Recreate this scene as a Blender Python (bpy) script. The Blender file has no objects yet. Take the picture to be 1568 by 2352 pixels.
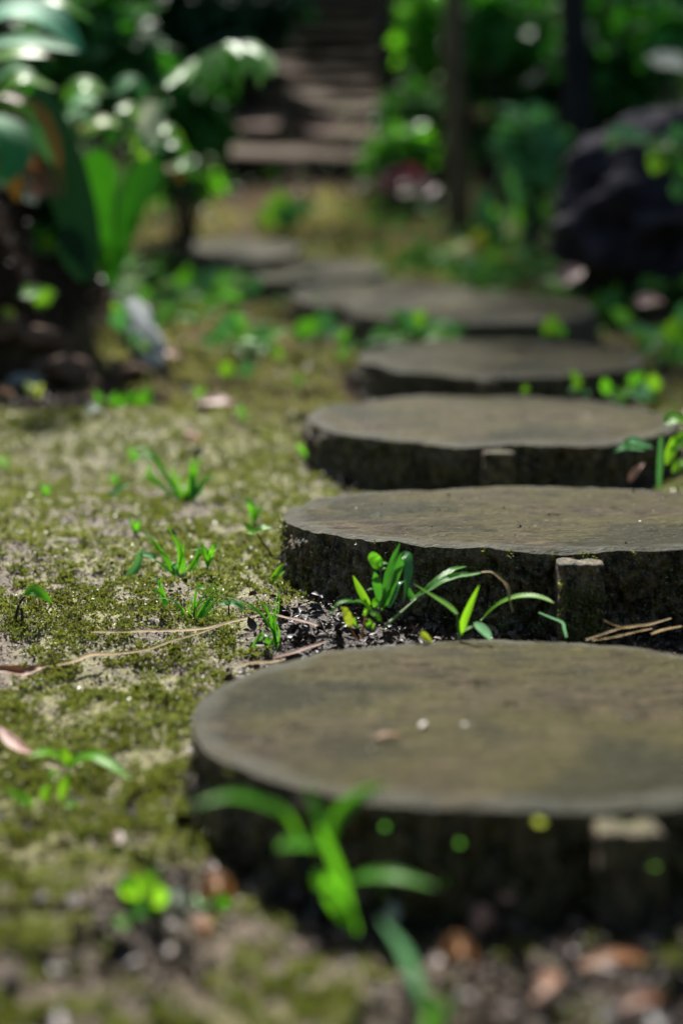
import bpy, math
import numpy as np
from mathutils import Vector
rng = np.random.default_rng(7)
S = bpy.context.scene
COL = S.collection
R = math.radians

# ------------------------------------------------------------------ camera set-up (50 mm lens, low over the path)
CAMZ, PITCH, F = 0.33, R(8.3), 3267.0
cp, sp = math.cos(PITCH), math.sin(PITCH)
def ray(u, v):
    a, b = (u-784)/F, -(v-1176)/F
    return np.array([a, cp + b*sp, -sp + b*cp])
def W(u, v, d):                       # a point of the place at distance d along the view axis
    return np.array([0, 0, CAMZ]) + ray(u, v)*d

# ------------------------------------------------------------------ noise
def _h(ix, iy, iz):
    n = (ix.astype(np.int64)*374761393 + iy.astype(np.int64)*668265263 + iz.astype(np.int64)*2147483647) & 0xffffffff
    n = ((n ^ (n >> 13))*1274126177) & 0xffffffff
    n = ((n ^ (n >> 15))*2246822519) & 0xffffffff
    return ((n ^ (n >> 16)) & 0xffff)/65535.0
def vnoise(x, y, z=0.0):
    x, y, z = np.broadcast_arrays(np.asarray(x, float), np.asarray(y, float), np.asarray(z, float))
    ix, iy, iz = np.floor(x), np.floor(y), np.floor(z)
    fx, fy, fz = x-ix, y-iy, z-iz
    s = lambda t: t*t*t*(t*(t*6-15)+10)
    fx, fy, fz = s(fx), s(fy), s(fz)
    r = 0
    for dx in (0, 1):
        for dy in (0, 1):
            for dz in (0, 1):
                w = (fx if dx else 1-fx)*(fy if dy else 1-fy)*(fz if dz else 1-fz)
                r = r + w*_h(ix+dx, iy+dy, iz+dz)
    return r*2-1
def fbm(x, y, z=0.0, o=4, g=.5):
    r, a, f = 0, 1, 1
    for i in range(o):
        r = r + a*vnoise(np.asarray(x)*f+17.3*i, np.asarray(y)*f-9.1*i, np.asarray(z)*f+5.7*i)
        a *= g; f *= 2.03
    return r
def sst(a, b, x):
    t = np.clip((x-a)/(b-a), 0, 1)
    return t*t*(3-2*t)

# ------------------------------------------------------------------ terrain height
PY = np.array([-40, -6, 0, .6, .9, 1.2, 1.75, 2.5, 3.1, 3.85, 4.8, 5.6, 6.2, 6.8, 7.3, 8.0, 9.0, 10.0, 12.0, 16.0, 40.0])
PZ = np.array([-1.2, -.5, -.33, -.333, -.318, -.270, -.237, -.185, -.105, -.075, .0, .11, .22, .40, .58, .88, 1.32, 1.85, 3.0, 5.2, 14.0]) + CAMZ
def prof(y):
    r = 0
    for o, w in ((-.12, .25), (0, .5), (.12, .25)):
        r = r + w*np.interp(y + o*np.clip(y, .3, 3), PY, PZ)
    return r
XEY = np.array([-10, 2.4, 2.75, 3.1, 3.6, 4.6, 6.0, 8.0, 12])
XEX = np.array([-1.6, -1.15, -.47, -.40, -.47, -.80, -1.05, -1.3, -1.6])
def bank(x, y):
    xe = np.interp(y, XEY, XEX) + .05*vnoise(x*3, y*4, 3.3)
    return sst(0, .22, xe-x)*sst(2.45, 2.75, y)*(1-.8*sst(6, 9, y))
def ground_h(x, y):
    x = np.asarray(x, float); y = np.asarray(y, float)
    z = prof(y)
    far = np.clip((np.hypot(x, y)-1)/4, 0, 1)
    z = z + .34*bank(x, y)*(1+.25*vnoise(x*2.2, y*2.2, 1))
    z = z + .22*sst(.55, 1.6, x)*sst(2.9, 4.2, y)                       # gentle rise by the dark boulder
    z = z + .9*sst(2.0, 7.0, np.abs(x))*sst(-1, 3, y)*.7
    z = z + .012*vnoise(x*3.1, y*3.1, .5)*(1+6*far) + .006*vnoise(x*9, y*9, 2)
    return z
def G(u, v):                          # where the sight line through (u,v) meets the terrain
    r = ray(u, v); t = np.concatenate([np.arange(.3, 4, .004), np.arange(4, 20, .02)])
    p = np.array([0, 0, CAMZ]) + t[:, None]*r
    below = p[:, 2] < ground_h(p[:, 0], p[:, 1])
    k = int(np.argmax(below)) if below.any() else len(t)-1
    return p[k], t[k]
def on_ground(x, y, dz=0.0):
    return np.array([x, y, float(ground_h(x, y))+dz])

# ------------------------------------------------------------------ mesh helpers
def mesh_of(name, V, Fc, mat, attrs=None, smooth=True):
    V = np.asarray(V, np.float32); Fc = np.asarray(Fc, np.int32)
    m = bpy.data.meshes.new(name)
    n, k = Fc.shape
    m.vertices.add(len(V)); m.vertices.foreach_set('co', V.ravel())
    m.loops.add(n*k); m.loops.foreach_set('vertex_index', Fc.ravel())
    m.polygons.add(n); m.polygons.foreach_set('loop_start', np.arange(0, n*k, k, dtype=np.int32))
    m.polygons.foreach_set('use_smooth', np.full(n, smooth))
    for a, val in (attrs or {}).items():
        at = m.attributes.new(a, 'FLOAT', 'POINT'); at.data.foreach_set('value', np.asarray(val, np.float32))
    m.update(); m.validate()
    m.materials.append(mat)
    return m
def link(name, me, parent=None, loc=None):
    o = bpy.data.objects.new(name, me); COL.objects.link(o)
    if parent is not None: o.parent = parent
    if loc is not None: o.location = tuple(loc)
    return o
def tag(o, label=None, cat=None, group=None, kind=None):
    if label: o['label'] = label
    if cat: o['category'] = cat
    if group: o['group'] = group
    if kind: o['kind'] = kind
    return o
def thing(name, loc, label, cat, group=None):
    return tag(link(name, None, None, loc), label, cat, group)
class Bag:                            # collects vertices, faces (quads) and per-vertex attributes for ONE mesh
    def __init__(s): s.V, s.F, s.A, s.n = [], [], {}, 0
    def add(s, V, Fc, **A):
        s.V.append(np.asarray(V)); s.F.append(np.asarray(Fc)+s.n); s.n += len(V)
        for k, v in A.items(): s.A.setdefault(k, []).append(np.broadcast_to(np.asarray(v, float), (len(V),)))
        return s
    def obj(s, name, mat, parent=None, origin=(0, 0, 0), smooth=True):
        V = np.concatenate(s.V) - np.asarray(origin)
        A = {k: np.concatenate(v) for k, v in s.A.items()}
        return link(name, mesh_of(name, V, np.concatenate(s.F), mat, A, smooth), parent)
def norm(a): return a/np.maximum(np.linalg.norm(a, axis=-1, keepdims=True), 1e-9)
def grid_faces(r, c, closed=False):
    i, j = np.meshgrid(np.arange(r-1), np.arange(c if closed else c-1), indexing='ij')
    j2 = (j+1) % c
    return np.stack([i*c+j, i*c+j2, (i+1)*c+j2, (i+1)*c+j], -1).reshape(-1, 4)
def spline(P, n):
    P = np.asarray(P, float)
    if len(P) == 2: return P[0] + np.linspace(0, 1, n)[:, None]*(P[1]-P[0])
    Q = np.vstack([2*P[0]-P[1], P, 2*P[-1]-P[-2]])
    out = []
    for t in np.linspace(0, len(P)-1-1e-6, n):
        i = int(t); f = t-i; a, b, c, d = Q[i:i+4]
        out.append(.5*(2*b + (c-a)*f + (2*a-5*b+4*c-d)*f*f + (-a+3*b-3*c+d)*f**3))
    return np.array(out)
PROF = {
    'grass': lambda t: np.minimum(1, .55+t*2)*np.clip((1-t)*1.9, 0, 1)**.75,
    'leaf': lambda t: np.clip(np.sin(np.pi*np.clip(t, 0, 1)**.8), 0, 1)**.75,
    'paddle': lambda t: np.clip(.12+.95*t**1.2, 0, 1)*np.sqrt(np.clip(1-((t-.72)/.285)**2, 0, 1)*(t > .72)+(t <= .72)),
    'oval': lambda t: np.sqrt(np.clip(1-(2*t-1)**2, 0, 1)),
    'lance': lambda t: np.clip(np.sin(np.pi*(t*.93+.05)), 0, 1)**.9,
    'straw': lambda t: .6+.4*np.sin(np.pi*t),
    'sheath': lambda t: .45+.9*np.exp(-((t-.28)/.12)**2),
}
def strip(P, width, hint, prof='grass', fold=.25, n=18, ripple=0.0, seed=0, twist=0.0, cols=5):
    C = spline(P, n); t = np.linspace(0, 1, n)
    T = norm(np.gradient(C, axis=0))
    H = np.broadcast_to(np.asarray(hint, float), T.shape)
    N = norm(H - (H*T).sum(1, keepdims=True)*T)
    if twist:
        B = np.cross(T, N); a = (twist*t)[:, None]; N = N*np.cos(a)+B*np.sin(a)
    B = np.cross(T, N)
    w = np.maximum(PROF[prof](t), .02)*width*.5
    if ripple: w = w*(1+ripple*vnoise(t*14, seed*3.1, .5))
    s = np.linspace(-1, 1, cols)
    V = C[:, None, :] + B[:, None, :]*(w[:, None]*s)[..., None] + N[:, None, :]*(np.abs(s)[None]*w[:, None]*fold)[..., None]
    if ripple: V = V + N[:, None, :]*(w[:, None]*.35*vnoise(t[:, None]*9, s[None]*1.1, seed))[..., None]*ripple*3
    return V.reshape(-1, 3), grid_faces(n, cols), np.repeat(t, cols), np.tile(s, n)
def tube(P, r0, r1=None, n=14, k=8, rough=0.0, seed=0):
    r1 = r0 if r1 is None else r1
    C = spline(P, n); T = norm(np.gradient(C, axis=0))
    up = np.where(np.abs(T[:, 2:3]) > .9, np.array([[1., 0, 0]]), np.array([[0, 0, 1.]]))
    A = norm(np.cross(T, up)); B = np.cross(T, A)
    th = np.linspace(0, 2*np.pi, k, endpoint=False); t = np.linspace(0, 1, n)
    rr = (r0+(r1-r0)*t)[:, None]*np.ones(k)
    if rough: rr = rr*(1+rough*fbm(np.cos(th)[None]*1.5+seed, np.sin(th)[None]*1.5, (t*n*.35)[:, None], 3))
    V = C[:, None, :] + rr[..., None]*(A[:, None, :]*np.cos(th)[None, :, None] + B[:, None, :]*np.sin(th)[None, :, None])
    V = V.reshape(-1, 3); Fc = grid_faces(n, k, True)
    caps = []
    for base in (0, (n-1)*k):
        for q in range(1, k-2, 2): caps.append([base, base+q, base+q+1, base+q+2])
    return V, np.vstack([Fc, np.array(caps)])
def leaves(base, d, nrm, L, Wd, bend=.3, fold=.3, nt=4, prof='leaf'):
    """many leaves at once: base, direction, normal (N,3); length, width (N)"""
    N = len(base); d = norm(d); nrm = norm(nrm-(nrm*d).sum(1, keepdims=True)*d); sd = np.cross(d, nrm)
    t = np.linspace(0, 1, nt+1); s = np.array([-1., 0, 1.])
    w = np.maximum(PROF[prof](t), .04)
    bend = np.broadcast_to(bend, (N,)); L = np.broadcast_to(L, (N,)); Wd = np.broadcast_to(Wd, (N,))
    ctr = base[:, None, :] + d[:, None, :]*(L[:, None]*t*(1-.25*np.abs(bend)[:, None]*t))[..., None] - nrm[:, None, :]*((bend*L)[:, None]*t**2)[..., None]
    half = (Wd*.5)[:, None]*w[None]
    V = ctr[:, :, None, :] + sd[:, None, None, :]*(half[:, :, None]*s)[..., None] + nrm[:, None, None, :]*(half[:, :, None]*np.abs(s)*fold)[..., None]
    V = V.reshape(-1, 3); per = (nt+1)*3
    Fc = (grid_faces(nt+1, 3)[None] + (np.arange(N)*per)[:, None, None]).reshape(-1, 4)
    return V, Fc, per
def diamonds(base, d, nrm, L, Wd, bend=.3, fold=.3):
    N = len(base); d = norm(d); nrm = norm(nrm-(nrm*d).sum(1, keepdims=True)*d); sd = np.cross(d, nrm)
    L = np.broadcast_to(L, (N,))[:, None]; Wd = np.broadcast_to(Wd, (N,))[:, None]
    mid = base + d*L*.45
    V = np.stack([base, mid+sd*Wd*.5+nrm*Wd*fold, base+d*L-nrm*L*bend, mid-sd*Wd*.5+nrm*Wd*fold], 1)
    return V.reshape(-1, 3), np.arange(N*4).reshape(N, 4), 4
def rdirs(n, zmin=-1, zmax=1):
    z = rng.uniform(zmin, zmax, n); a = rng.uniform(0, 2*np.pi, n); r = np.sqrt(1-z*z)
    return np.stack([r*np.cos(a), r*np.sin(a), z], 1)

# ------------------------------------------------------------------ materials
class NT:
    def __init__(s, name):
        s.m = bpy.data.materials.new(name); s.m.use_nodes = True; s.t = s.m.node_tree; s.t.nodes.clear()
        s.out = s.n('ShaderNodeOutputMaterial')
    def n(s, typ, **k):
        o = s.t.nodes.new(typ)
        for a, b in k.items(): setattr(o, a, b)
        return o
    def l(s, a, b): s.t.links.new(a, b)
    def put(s, sock, v):
        if hasattr(v, 'is_linked') or hasattr(v, 'links'): s.l(v, sock)
        elif isinstance(v, tuple): sock.default_value = (*v, 1) if len(v) == 3 and sock.type == 'RGBA' else v
        else: sock.default_value = v
    def co(s): return s.n('ShaderNodeTexCoord').outputs['Object']
    def scale(s, vec, sc):
        o = s.n('ShaderNodeMapping'); s.l(vec, o.inputs['Vector']); o.inputs['Scale'].default_value = sc; return o.outputs[0]
    def noise(s, vec, sc, det=4, rough=.55, dist=0.0):
        o = s.n('ShaderNodeTexNoise'); s.l(vec, o.inputs['Vector'])
        o.inputs['Scale'].default_value = sc; o.inputs['Detail'].default_value = det; o.inputs['Roughness'].default_value = rough; o.inputs['Distortion'].default_value = dist
        return o.outputs['Fac']
    def vor(s, vec, sc):
        o = s.n('ShaderNodeTexVoronoi'); s.l(vec, o.inputs['Vector']); o.inputs['Scale'].default_value = sc; return o.outputs['Distance']
    def ramp(s, f, *st):
        o = s.n('ShaderNodeValToRGB'); e = o.color_ramp.elements
        while len(e) < len(st): e.new(.5)
        for x, (p, c) in zip(e, st): x.position = p; x.color = (*c, 1) if isinstance(c, tuple) else (c, c, c, 1)
        s.l(f, o.inputs[0]); return o.outputs[0]
    def mix(s, f, a, b, mode='MIX'):
        o = s.n('ShaderNodeMix', data_type='RGBA', blend_type=mode)
        s.put(o.inputs[0], f); s.put(o.inputs[6], a); s.put(o.inputs[7], b); return o.outputs[2]
    def math(s, op, a, b=0.0):
        o = s.n('ShaderNodeMath', operation=op); s.put(o.inputs[0], a); s.put(o.inputs[1], b); return o.outputs[0]
    def attr(s, nm): return s.n('ShaderNodeAttribute', attribute_name=nm).outputs['Fac']
    def bump(s, h, st=.5, d=.01):
        o = s.n('ShaderNodeBump'); s.l(h, o.inputs['Height']); o.inputs['Strength'].default_value = st; o.inputs['Distance'].default_value = d; return o.outputs[0]
    def bsdf(s, color, rough=.6, spec=.5, nrm=None):
        o = s.n('ShaderNodeBsdfPrincipled'); s.put(o.inputs['Base Color'], color); s.put(o.inputs['Roughness'], rough)
        s.put(o.inputs['Specular IOR Level'], spec)
        if nrm is not None: s.l(nrm, o.inputs['Normal'])
        return o.outputs[0]
    def done(s, sh): s.l(sh, s.out.inputs['Surface']); return s.m

def leaf_mat(name, c1, c2, tr, trans=.45, rough=.3, spec=.5, spots=None, ribs=False):
    t = NT(name); co = t.co()
    f = t.attr('tone'); n = t.noise(co, 60, 3)
    f2 = t.math('ADD', f, t.math('MULTIPLY', t.math('SUBTRACT', n, .5), .7))
    c = t.mix(f2, c1, c2)
    if spots: c = t.mix(t.ramp(t.noise(co, spots[1], 4), (.60, 0.0), (.68, 1.0)), c, spots[0])
    vein = t.math('SINE', t.math('MULTIPLY', t.attr('ls'), 16.0))
    al = t.math('ABSOLUTE', t.attr('ls'))
    c = t.mix(t.ramp(al, (.02, .55), (.10, 0.0)), c, t.mix(.5, c, c2))
    if ribs:
        rb = t.math('SINE', t.math('SUBTRACT', t.math('MULTIPLY', t.attr('lt'), 95.0), t.math('MULTIPLY', al, 14.0)))
        c = t.mix(t.ramp(rb, (.2, 0.0), (.9, .5)), c, t.mix(.6, c, (.004, .03, .003))); vein = rb
    p = t.bsdf(c, rough, spec, t.bump(vein, .25, .0006))
    tl = t.n('ShaderNodeBsdfTranslucent'); t.put(tl.inputs['Color'], t.mix(.35, tr, c))
    mx = t.n('ShaderNodeMixShader'); mx.inputs[0].default_value = trans
    t.l(p, mx.inputs[1]); t.l(tl.outputs[0], mx.inputs[2])
    return t.done(mx.outputs[0])
def plain(name, c1, c2, rough=.6, spec=.4, sc=40, bump=.0, stretch=(1, 1, 1), tone=0.0):
    t = NT(name); co = t.scale(t.co(), stretch); n = t.noise(co, sc, 5, .6)
    f = t.ramp(n, (.3, 0.0), (.7, 1.0))
    if tone: f = t.mix(tone, f, t.attr('tone'))
    c = t.mix(f, c1, c2)
    return t.done(t.bsdf(c, rough, spec, t.bump(n, .6, bump) if bump else None))

M = {}
M['grass'] = leaf_mat('grass_green', (.04, .21, .014), (.11, .38, .018), (.20, .64, .015), .5, .4, .35)
M['fern'] = leaf_mat('fern_green', (.018, .12, .008), (.05, .24, .012), (.06, .32, .008), .22, .55, .2, None, True)
M['lime'] = leaf_mat('lime_green', (.10, .33, .015), (.20, .46, .03), (.36, .75, .015), .5, .4, .35)
M['yellowgreen'] = leaf_mat('yellow_green', (.26, .36, .02), (.36, .42, .03), (.5, .6, .03), .45, .45, .3)
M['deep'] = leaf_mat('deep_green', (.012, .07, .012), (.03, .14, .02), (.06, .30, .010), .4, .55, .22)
M['gloss'] = leaf_mat('glossy_green', (.02, .12, .02), (.045, .21, .03), (.10, .44, .02), .4, .5, .3)
M['bluish'] = leaf_mat('bluish_green', (.06, .21, .07), (.14, .36, .14), (.14, .46, .07), .35, .6, .12)
M['shiny'] = leaf_mat('shiny_green', (.02, .13, .02), (.05, .24, .03), (.09, .38, .015), .35, .27, .6)
M['bigleaf'] = leaf_mat('big_bluish_leaf', (.03, .20, .07), (.10, .36, .20), (.06, .36, .04), .3, .6, .12, None, True)
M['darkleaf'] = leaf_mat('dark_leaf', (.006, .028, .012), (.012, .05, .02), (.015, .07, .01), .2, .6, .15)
M['dry'] = leaf_mat('dry_straw', (.25, .165, .07), (.42, .30, .135), (.4, .26, .1), .25, .55, .3)
M['brown'] = leaf_mat('dead_brown', (.13, .055, .03), (.26, .12, .06), (.3, .12, .04), .25, .5, .4)
M['orange'] = leaf_mat('dead_orange', (.22, .09, .03), (.36, .17, .07), (.3, .11, .02), .3, .5, .4)
M['ochre'] = leaf_mat('ochre_leaf', (.11, .06, .012), (.22, .12, .025), (.22, .11, .015), .2, .55, .25)
M['pinkleaf'] = leaf_mat('pinkish_dead_leaf', (.26, .13, .10), (.40, .23, .18), (.3, .14, .1), .2, .5, .4)
M['redleaf'] = leaf_mat('dark_red_leaf', (.09, .012, .012), (.17, .03, .028), (.22, .03, .02), .3, .4, .5)
M['pale'] = leaf_mat('pale_leaf', (.30, .33, .26), (.46, .48, .38), (.4, .45, .25), .3, .6, .15)
M['stem'] = plain('green_stem', (.06, .13, .02), (.13, .22, .04), .45)
M['redstem'] = plain('reddish_stem', (.22, .09, .03), (.32, .16, .05), .5)
M['twig'] = plain('dark_twig', (.018, .012, .009), (.05, .035, .025), .7, .3, 60, .002)

# ground: sandy soil, moss stain and dark wet humus by surface kind, plus foreground dappled shade as colour (vertex masks), glints from its roughness
def ground_mat():
    t = NT('woodland_soil'); co = t.co()
    n1 = t.noise(co, 9, 6, .6); n2 = t.noise(co, 70, 5, .65); n3 = t.noise(co, 420, 3, .6)
    sand = t.mix(t.ramp(n2, (.3, 0.0), (.7, 1.0)), (.048, .034, .019), (.155, .113, .068))
    sand = t.mix(t.ramp(n3, (.38, 0.0), (.62, 1.0)), t.mix(.65, sand, (.06, .045, .03)), sand)
    humus_shade = t.mix(t.ramp(n2, (.35, 0.0), (.7, 1.0)), (.014, .010, .008), (.050, .036, .027))
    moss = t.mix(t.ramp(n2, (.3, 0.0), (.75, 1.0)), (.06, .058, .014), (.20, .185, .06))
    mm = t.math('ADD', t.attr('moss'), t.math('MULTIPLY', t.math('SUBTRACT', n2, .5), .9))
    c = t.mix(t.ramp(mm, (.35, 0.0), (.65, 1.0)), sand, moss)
    hm = t.math('ADD', t.attr('humus_shade'), t.math('MULTIPLY', t.math('SUBTRACT', n2, .5), .7))
    c = t.mix(t.ramp(hm, (.4, 0.0), (.65, 1.0)), c, humus_shade)
    rough = t.ramp(n3, (.35, .38), (.65, .8))
    h = t.math('ADD', n2, t.math('MULTIPLY', n3, .45))
    return t.done(t.bsdf(c, rough, t.math('MULTIPLY', t.math('SUBTRACT', 1.0, t.attr('far')), .3), t.bump(h, .9, .006)))
def top_mat():
    t = NT('weathered_cut_face'); co = t.co()
    g = t.noise(t.scale(co, (1, 3.2, 1)), 26, 6, .65, .6); big = t.noise(co, 7, 5, .6, .4); fine = t.noise(t.scale(co, (1, 2.2, 1)), 190, 4, .65); md = t.noise(co, 34, 5, .6)
    c = t.mix(t.ramp(g, (.36, 0.0), (.66, 1.0)), (.006, .0046, .0022), (.082, .062, .031))
    c = t.mix(t.ramp(big, (.40, 0.0), (.54, .85)), c, (.050, .045, .012))                 # olive algae film
    c = t.mix(t.ramp(md, (.56, 0.0), (.70, .7)), c, (.013, .010, .007))
    ln = t.n('ShaderNodeVectorMath', operation='LENGTH'); t.l(co, ln.inputs[0])
    ring = t.math('SINE', t.math('ADD', t.math('MULTIPLY', ln.outputs['Value'], 520.0), t.math('MULTIPLY', big, 38.0)))
    c = t.mix(t.math('MULTIPLY', t.ramp(ring, (.2, 0.0), (.95, .55)), t.ramp(big, (.4, .1), (.6, .8))), c, (.016, .012, .008))
    wet = t.noise(co, 4.3, 4, .6, .8); c = t.mix(t.ramp(wet, (.50, 0.0), (.60, .72)), c, (.009, .011, .005))
    pt = t.noise(co, 11, 4, .6, 1.0); c = t.mix(t.ramp(pt, (.58, 0.0), (.68, .5)), c, (.088, .068, .034))
    edge = t.math('ADD', t.attr('edge'), t.math('MULTIPLY', t.math('SUBTRACT', t.noise(co, 16, 5, .65), .5), 1.9))
    c = t.mix(t.ramp(edge, (.55, 0.0), (1.0, .65)), c, (.075, .075, .060))                    # bare grey worn rim
    c = t.mix(t.ramp(fine, (.60, 0.0), (.68, .8)), c, (.19, .155, .105))
    c = t.mix(t.ramp(fine, (.30, .8), (.42, 0.0)), c, (.014, .011, .009))
    h = t.math('ADD', t.math('MULTIPLY', g, .6), t.math('MULTIPLY', fine, .5))
    return t.done(t.bsdf(c, t.ramp(md, (.3, .5), (.7, .75)), .08, t.bump(h, 1.0, .006)))
def bark_mat(name='wet_dark_bark', k=1.0):
    t = NT(name); co = t.co()
    v = t.noise(t.scale(co, (1, 1, .45)), 120, 6, .7); b = t.noise(co, 22, 4, .6); fl = t.noise(t.scale(co, (1, 1, 1.6)), 260, 3, .6)
    c = t.mix(t.ramp(v, (.44, 0.0), (.62, 1.0)), (.006*k, .005*k, .004*k), (.17*k, .118*k, .08*k))
    c = t.mix(t.ramp(b, (.5, 0.0), (.75, .6)), c, (.12*k, .09*k, .07*k))
    gm = t.math('MULTIPLY', t.ramp(fl, (.54, 0.0), (.60, 1.0)), t.ramp(b, (.35, .15), (.6, .8)))
    c = t.mix(gm, c, (.15, .18, .03))
    gl = t.ramp(t.noise(co, 330, 3, .6), (.62, 0.0), (.67, .9))
    c = t.mix(gl, c, (.34, .28, .20))
    return t.done(t.bsdf(c, t.ramp(v, (.3, .5), (.7, .85)), .35, t.bump(t.math('ADD', v, t.math('MULTIPLY', fl, .4)), 1, .006)))
def rock_mat():
    t = NT('dark_violet_rock'); co = t.co()
    n = t.noise(co, 14, 6, .65); f = t.noise(co, 90, 4, .6)
    c = t.mix(t.ramp(n, (.35, 0.0), (.68, 1.0)), (.008, .007, .010), (.055, .046, .066))
    c = t.mix(t.ramp(f, (.58, 0.0), (.72, .5)), c, (.055, .05, .062))
    return t.done(t.bsdf(c, .8, .25, t.bump(t.math('ADD', n, f), 1, .02)))
M['ground'] = ground_mat(); M['top'] = top_mat(); M['bark'] = bark_mat(); M['stub'] = bark_mat('brown_stub_bark', 1.25)
M['rock'] = rock_mat()
M['slab'] = plain('brown_grey_slab', (.036, .024, .015), (.105, .072, .047), .85, .08, 16, .01)
M['pinkslab'] = plain('pinkish_slab', (.07, .045, .034), (.15, .098, .074), .85, .08, 16, .01)
M['greyslab'] = plain('pale_grey_slate', (.13, .145, .145), (.28, .30, .295), .8, .2, 18, .006)
M['trunk'] = plain('tree_bark', (.05, .038, .018), (.15, .112, .055), .85, .2, 22, .02, (1, 1, .3))
M['darktrunk'] = plain('dark_tree_bark', (.008, .007, .006), (.02, .017, .015), .85, .2, 22, .02, (1, 1, .3))
M['crown'] = leaf_mat('crown_leaf', (.014, .07, .012), (.045, .17, .02), (.07, .28, .015), .35, .55, .2)
def stuff_mat(name, stops, rough=.6, spec=.4, trans=0.0, tr=(.2, .3, .03)):
    t = NT(name); c = t.ramp(t.attr('tone'), *stops)
    p = t.bsdf(c, rough, spec)
    if trans:
        tl = t.n('ShaderNodeBsdfTranslucent'); t.put(tl.inputs['Color'], t.mix(.5, tr, c)); mx = t.n('ShaderNodeMixShader'); mx.inputs[0].default_value = trans
        t.l(p, mx.inputs[1]); t.l(tl.outputs[0], mx.inputs[2]); p = mx.outputs[0]
    return t.done(p)
M['moss'] = stuff_mat('moss_shoots', [(0, (.05, .034, .020)), (.20, (.035, .042, .012)), (.40, (.095, .128, .018)), (.65, (.18, .212, .045)), (.85, (.30, .31, .12)), (1, (.50, .47, .30))], .38, .5, .35, (.30, .34, .03))
M['grit'] = stuff_mat('grit_grains', [(0, (.02, .017, .015)), (.35, (.12, .085, .06)), (.7, (.32, .25, .17)), (1, (.55, .51, .45))], .5, .3)
M['litter'] = stuff_mat('rotting_litter', [(0, (.012, .009, .008)), (.5, (.045, .03, .024)), (.85, (.10, .065, .05)), (1, (.30, .22, .17))], .5, .35)
M['under'] = stuff_mat('undergrowth_leaf', [(0, (.02, .08, .012)), (.6, (.06, .19, .025)), (1, (.13, .27, .04))], .65, .15, .35, (.12, .36, .03))

# ------------------------------------------------------------------ stepping stones: centre x, y, top z (rel. camera), radii, slope, stub offset u
STONES = [
    # x, y, z, rx, ry, rise along y, thickness, seed, stub x offset (None: no stub shown), label
    (.110, .90, -.260, .205, .193, 0.0, .073, 1, .038, 'thick nearest round log slice with a grey worn rim, at the front of the path'),
    (.207, 1.377, -.202, .258, .213, 0.0, .070, 2, -.010, 'sharp mossy log slice with a short square stub below its rim, second from the camera'),
    (.210, 2.01, -.1575, .258, .26, .029, .072, 3, -.017, 'rough-barked round log slice just behind the sharp mossy one, third along the path'),
    (.304, 2.77, -.098, .274, .262, .053, .060, 4, -.045, 'fourth log slice along the path, a clean ellipse with a pale ring round its rim'),
    (.308, 3.42, -.004, .300, .285, .070, .066, 5, .05, 'fifth log slice along the path, with bright weeds in front of its dark bark'),
    (.120, 4.10, .032, .262, .27, .080, .062, 6, None, 'grey sixth log slice, half hidden behind the weed-fronted one'),
    (-.128, 5.08, .125, .28, .30, .095, .062, 7, None, 'seventh log slice, a blurred grey disc where the path bends towards the bank'),
    (-.470, 5.90, .228, .30, .30, .110, .062, 8, None, 'farthest blurred log slice, lying below the flagstone steps'),
]
def outline(th, rx, ry, sd):
    k = 1 + .018*np.sin(2*th+sd) + .012*np.sin(3*th+2.3*sd) + .009*vnoise(np.cos(th)*4+sd*7, np.sin(th)*4, sd) + .0022*vnoise(np.cos(th)*22+sd*7, np.sin(th)*22, sd)
    return np.stack([rx*k*np.cos(th), ry*k*np.sin(th)], -1)
def inside_stone(x, y, grow=0.0):
    r = np.full(np.shape(x), 9.0)
    for s in STONES: r = np.minimum(r, np.hypot((x-s[0])/(s[3]+grow), (y-s[1])/(s[4]+grow)))
    return r < 1
def stone_dist(x, y):
    r = np.full(np.shape(x), 9.0)
    for s in STONES: r = np.minimum(r, (np.hypot((x-s[0])/s[3], (y-s[1])/s[4])-1)*s[3])
    return r
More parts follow.
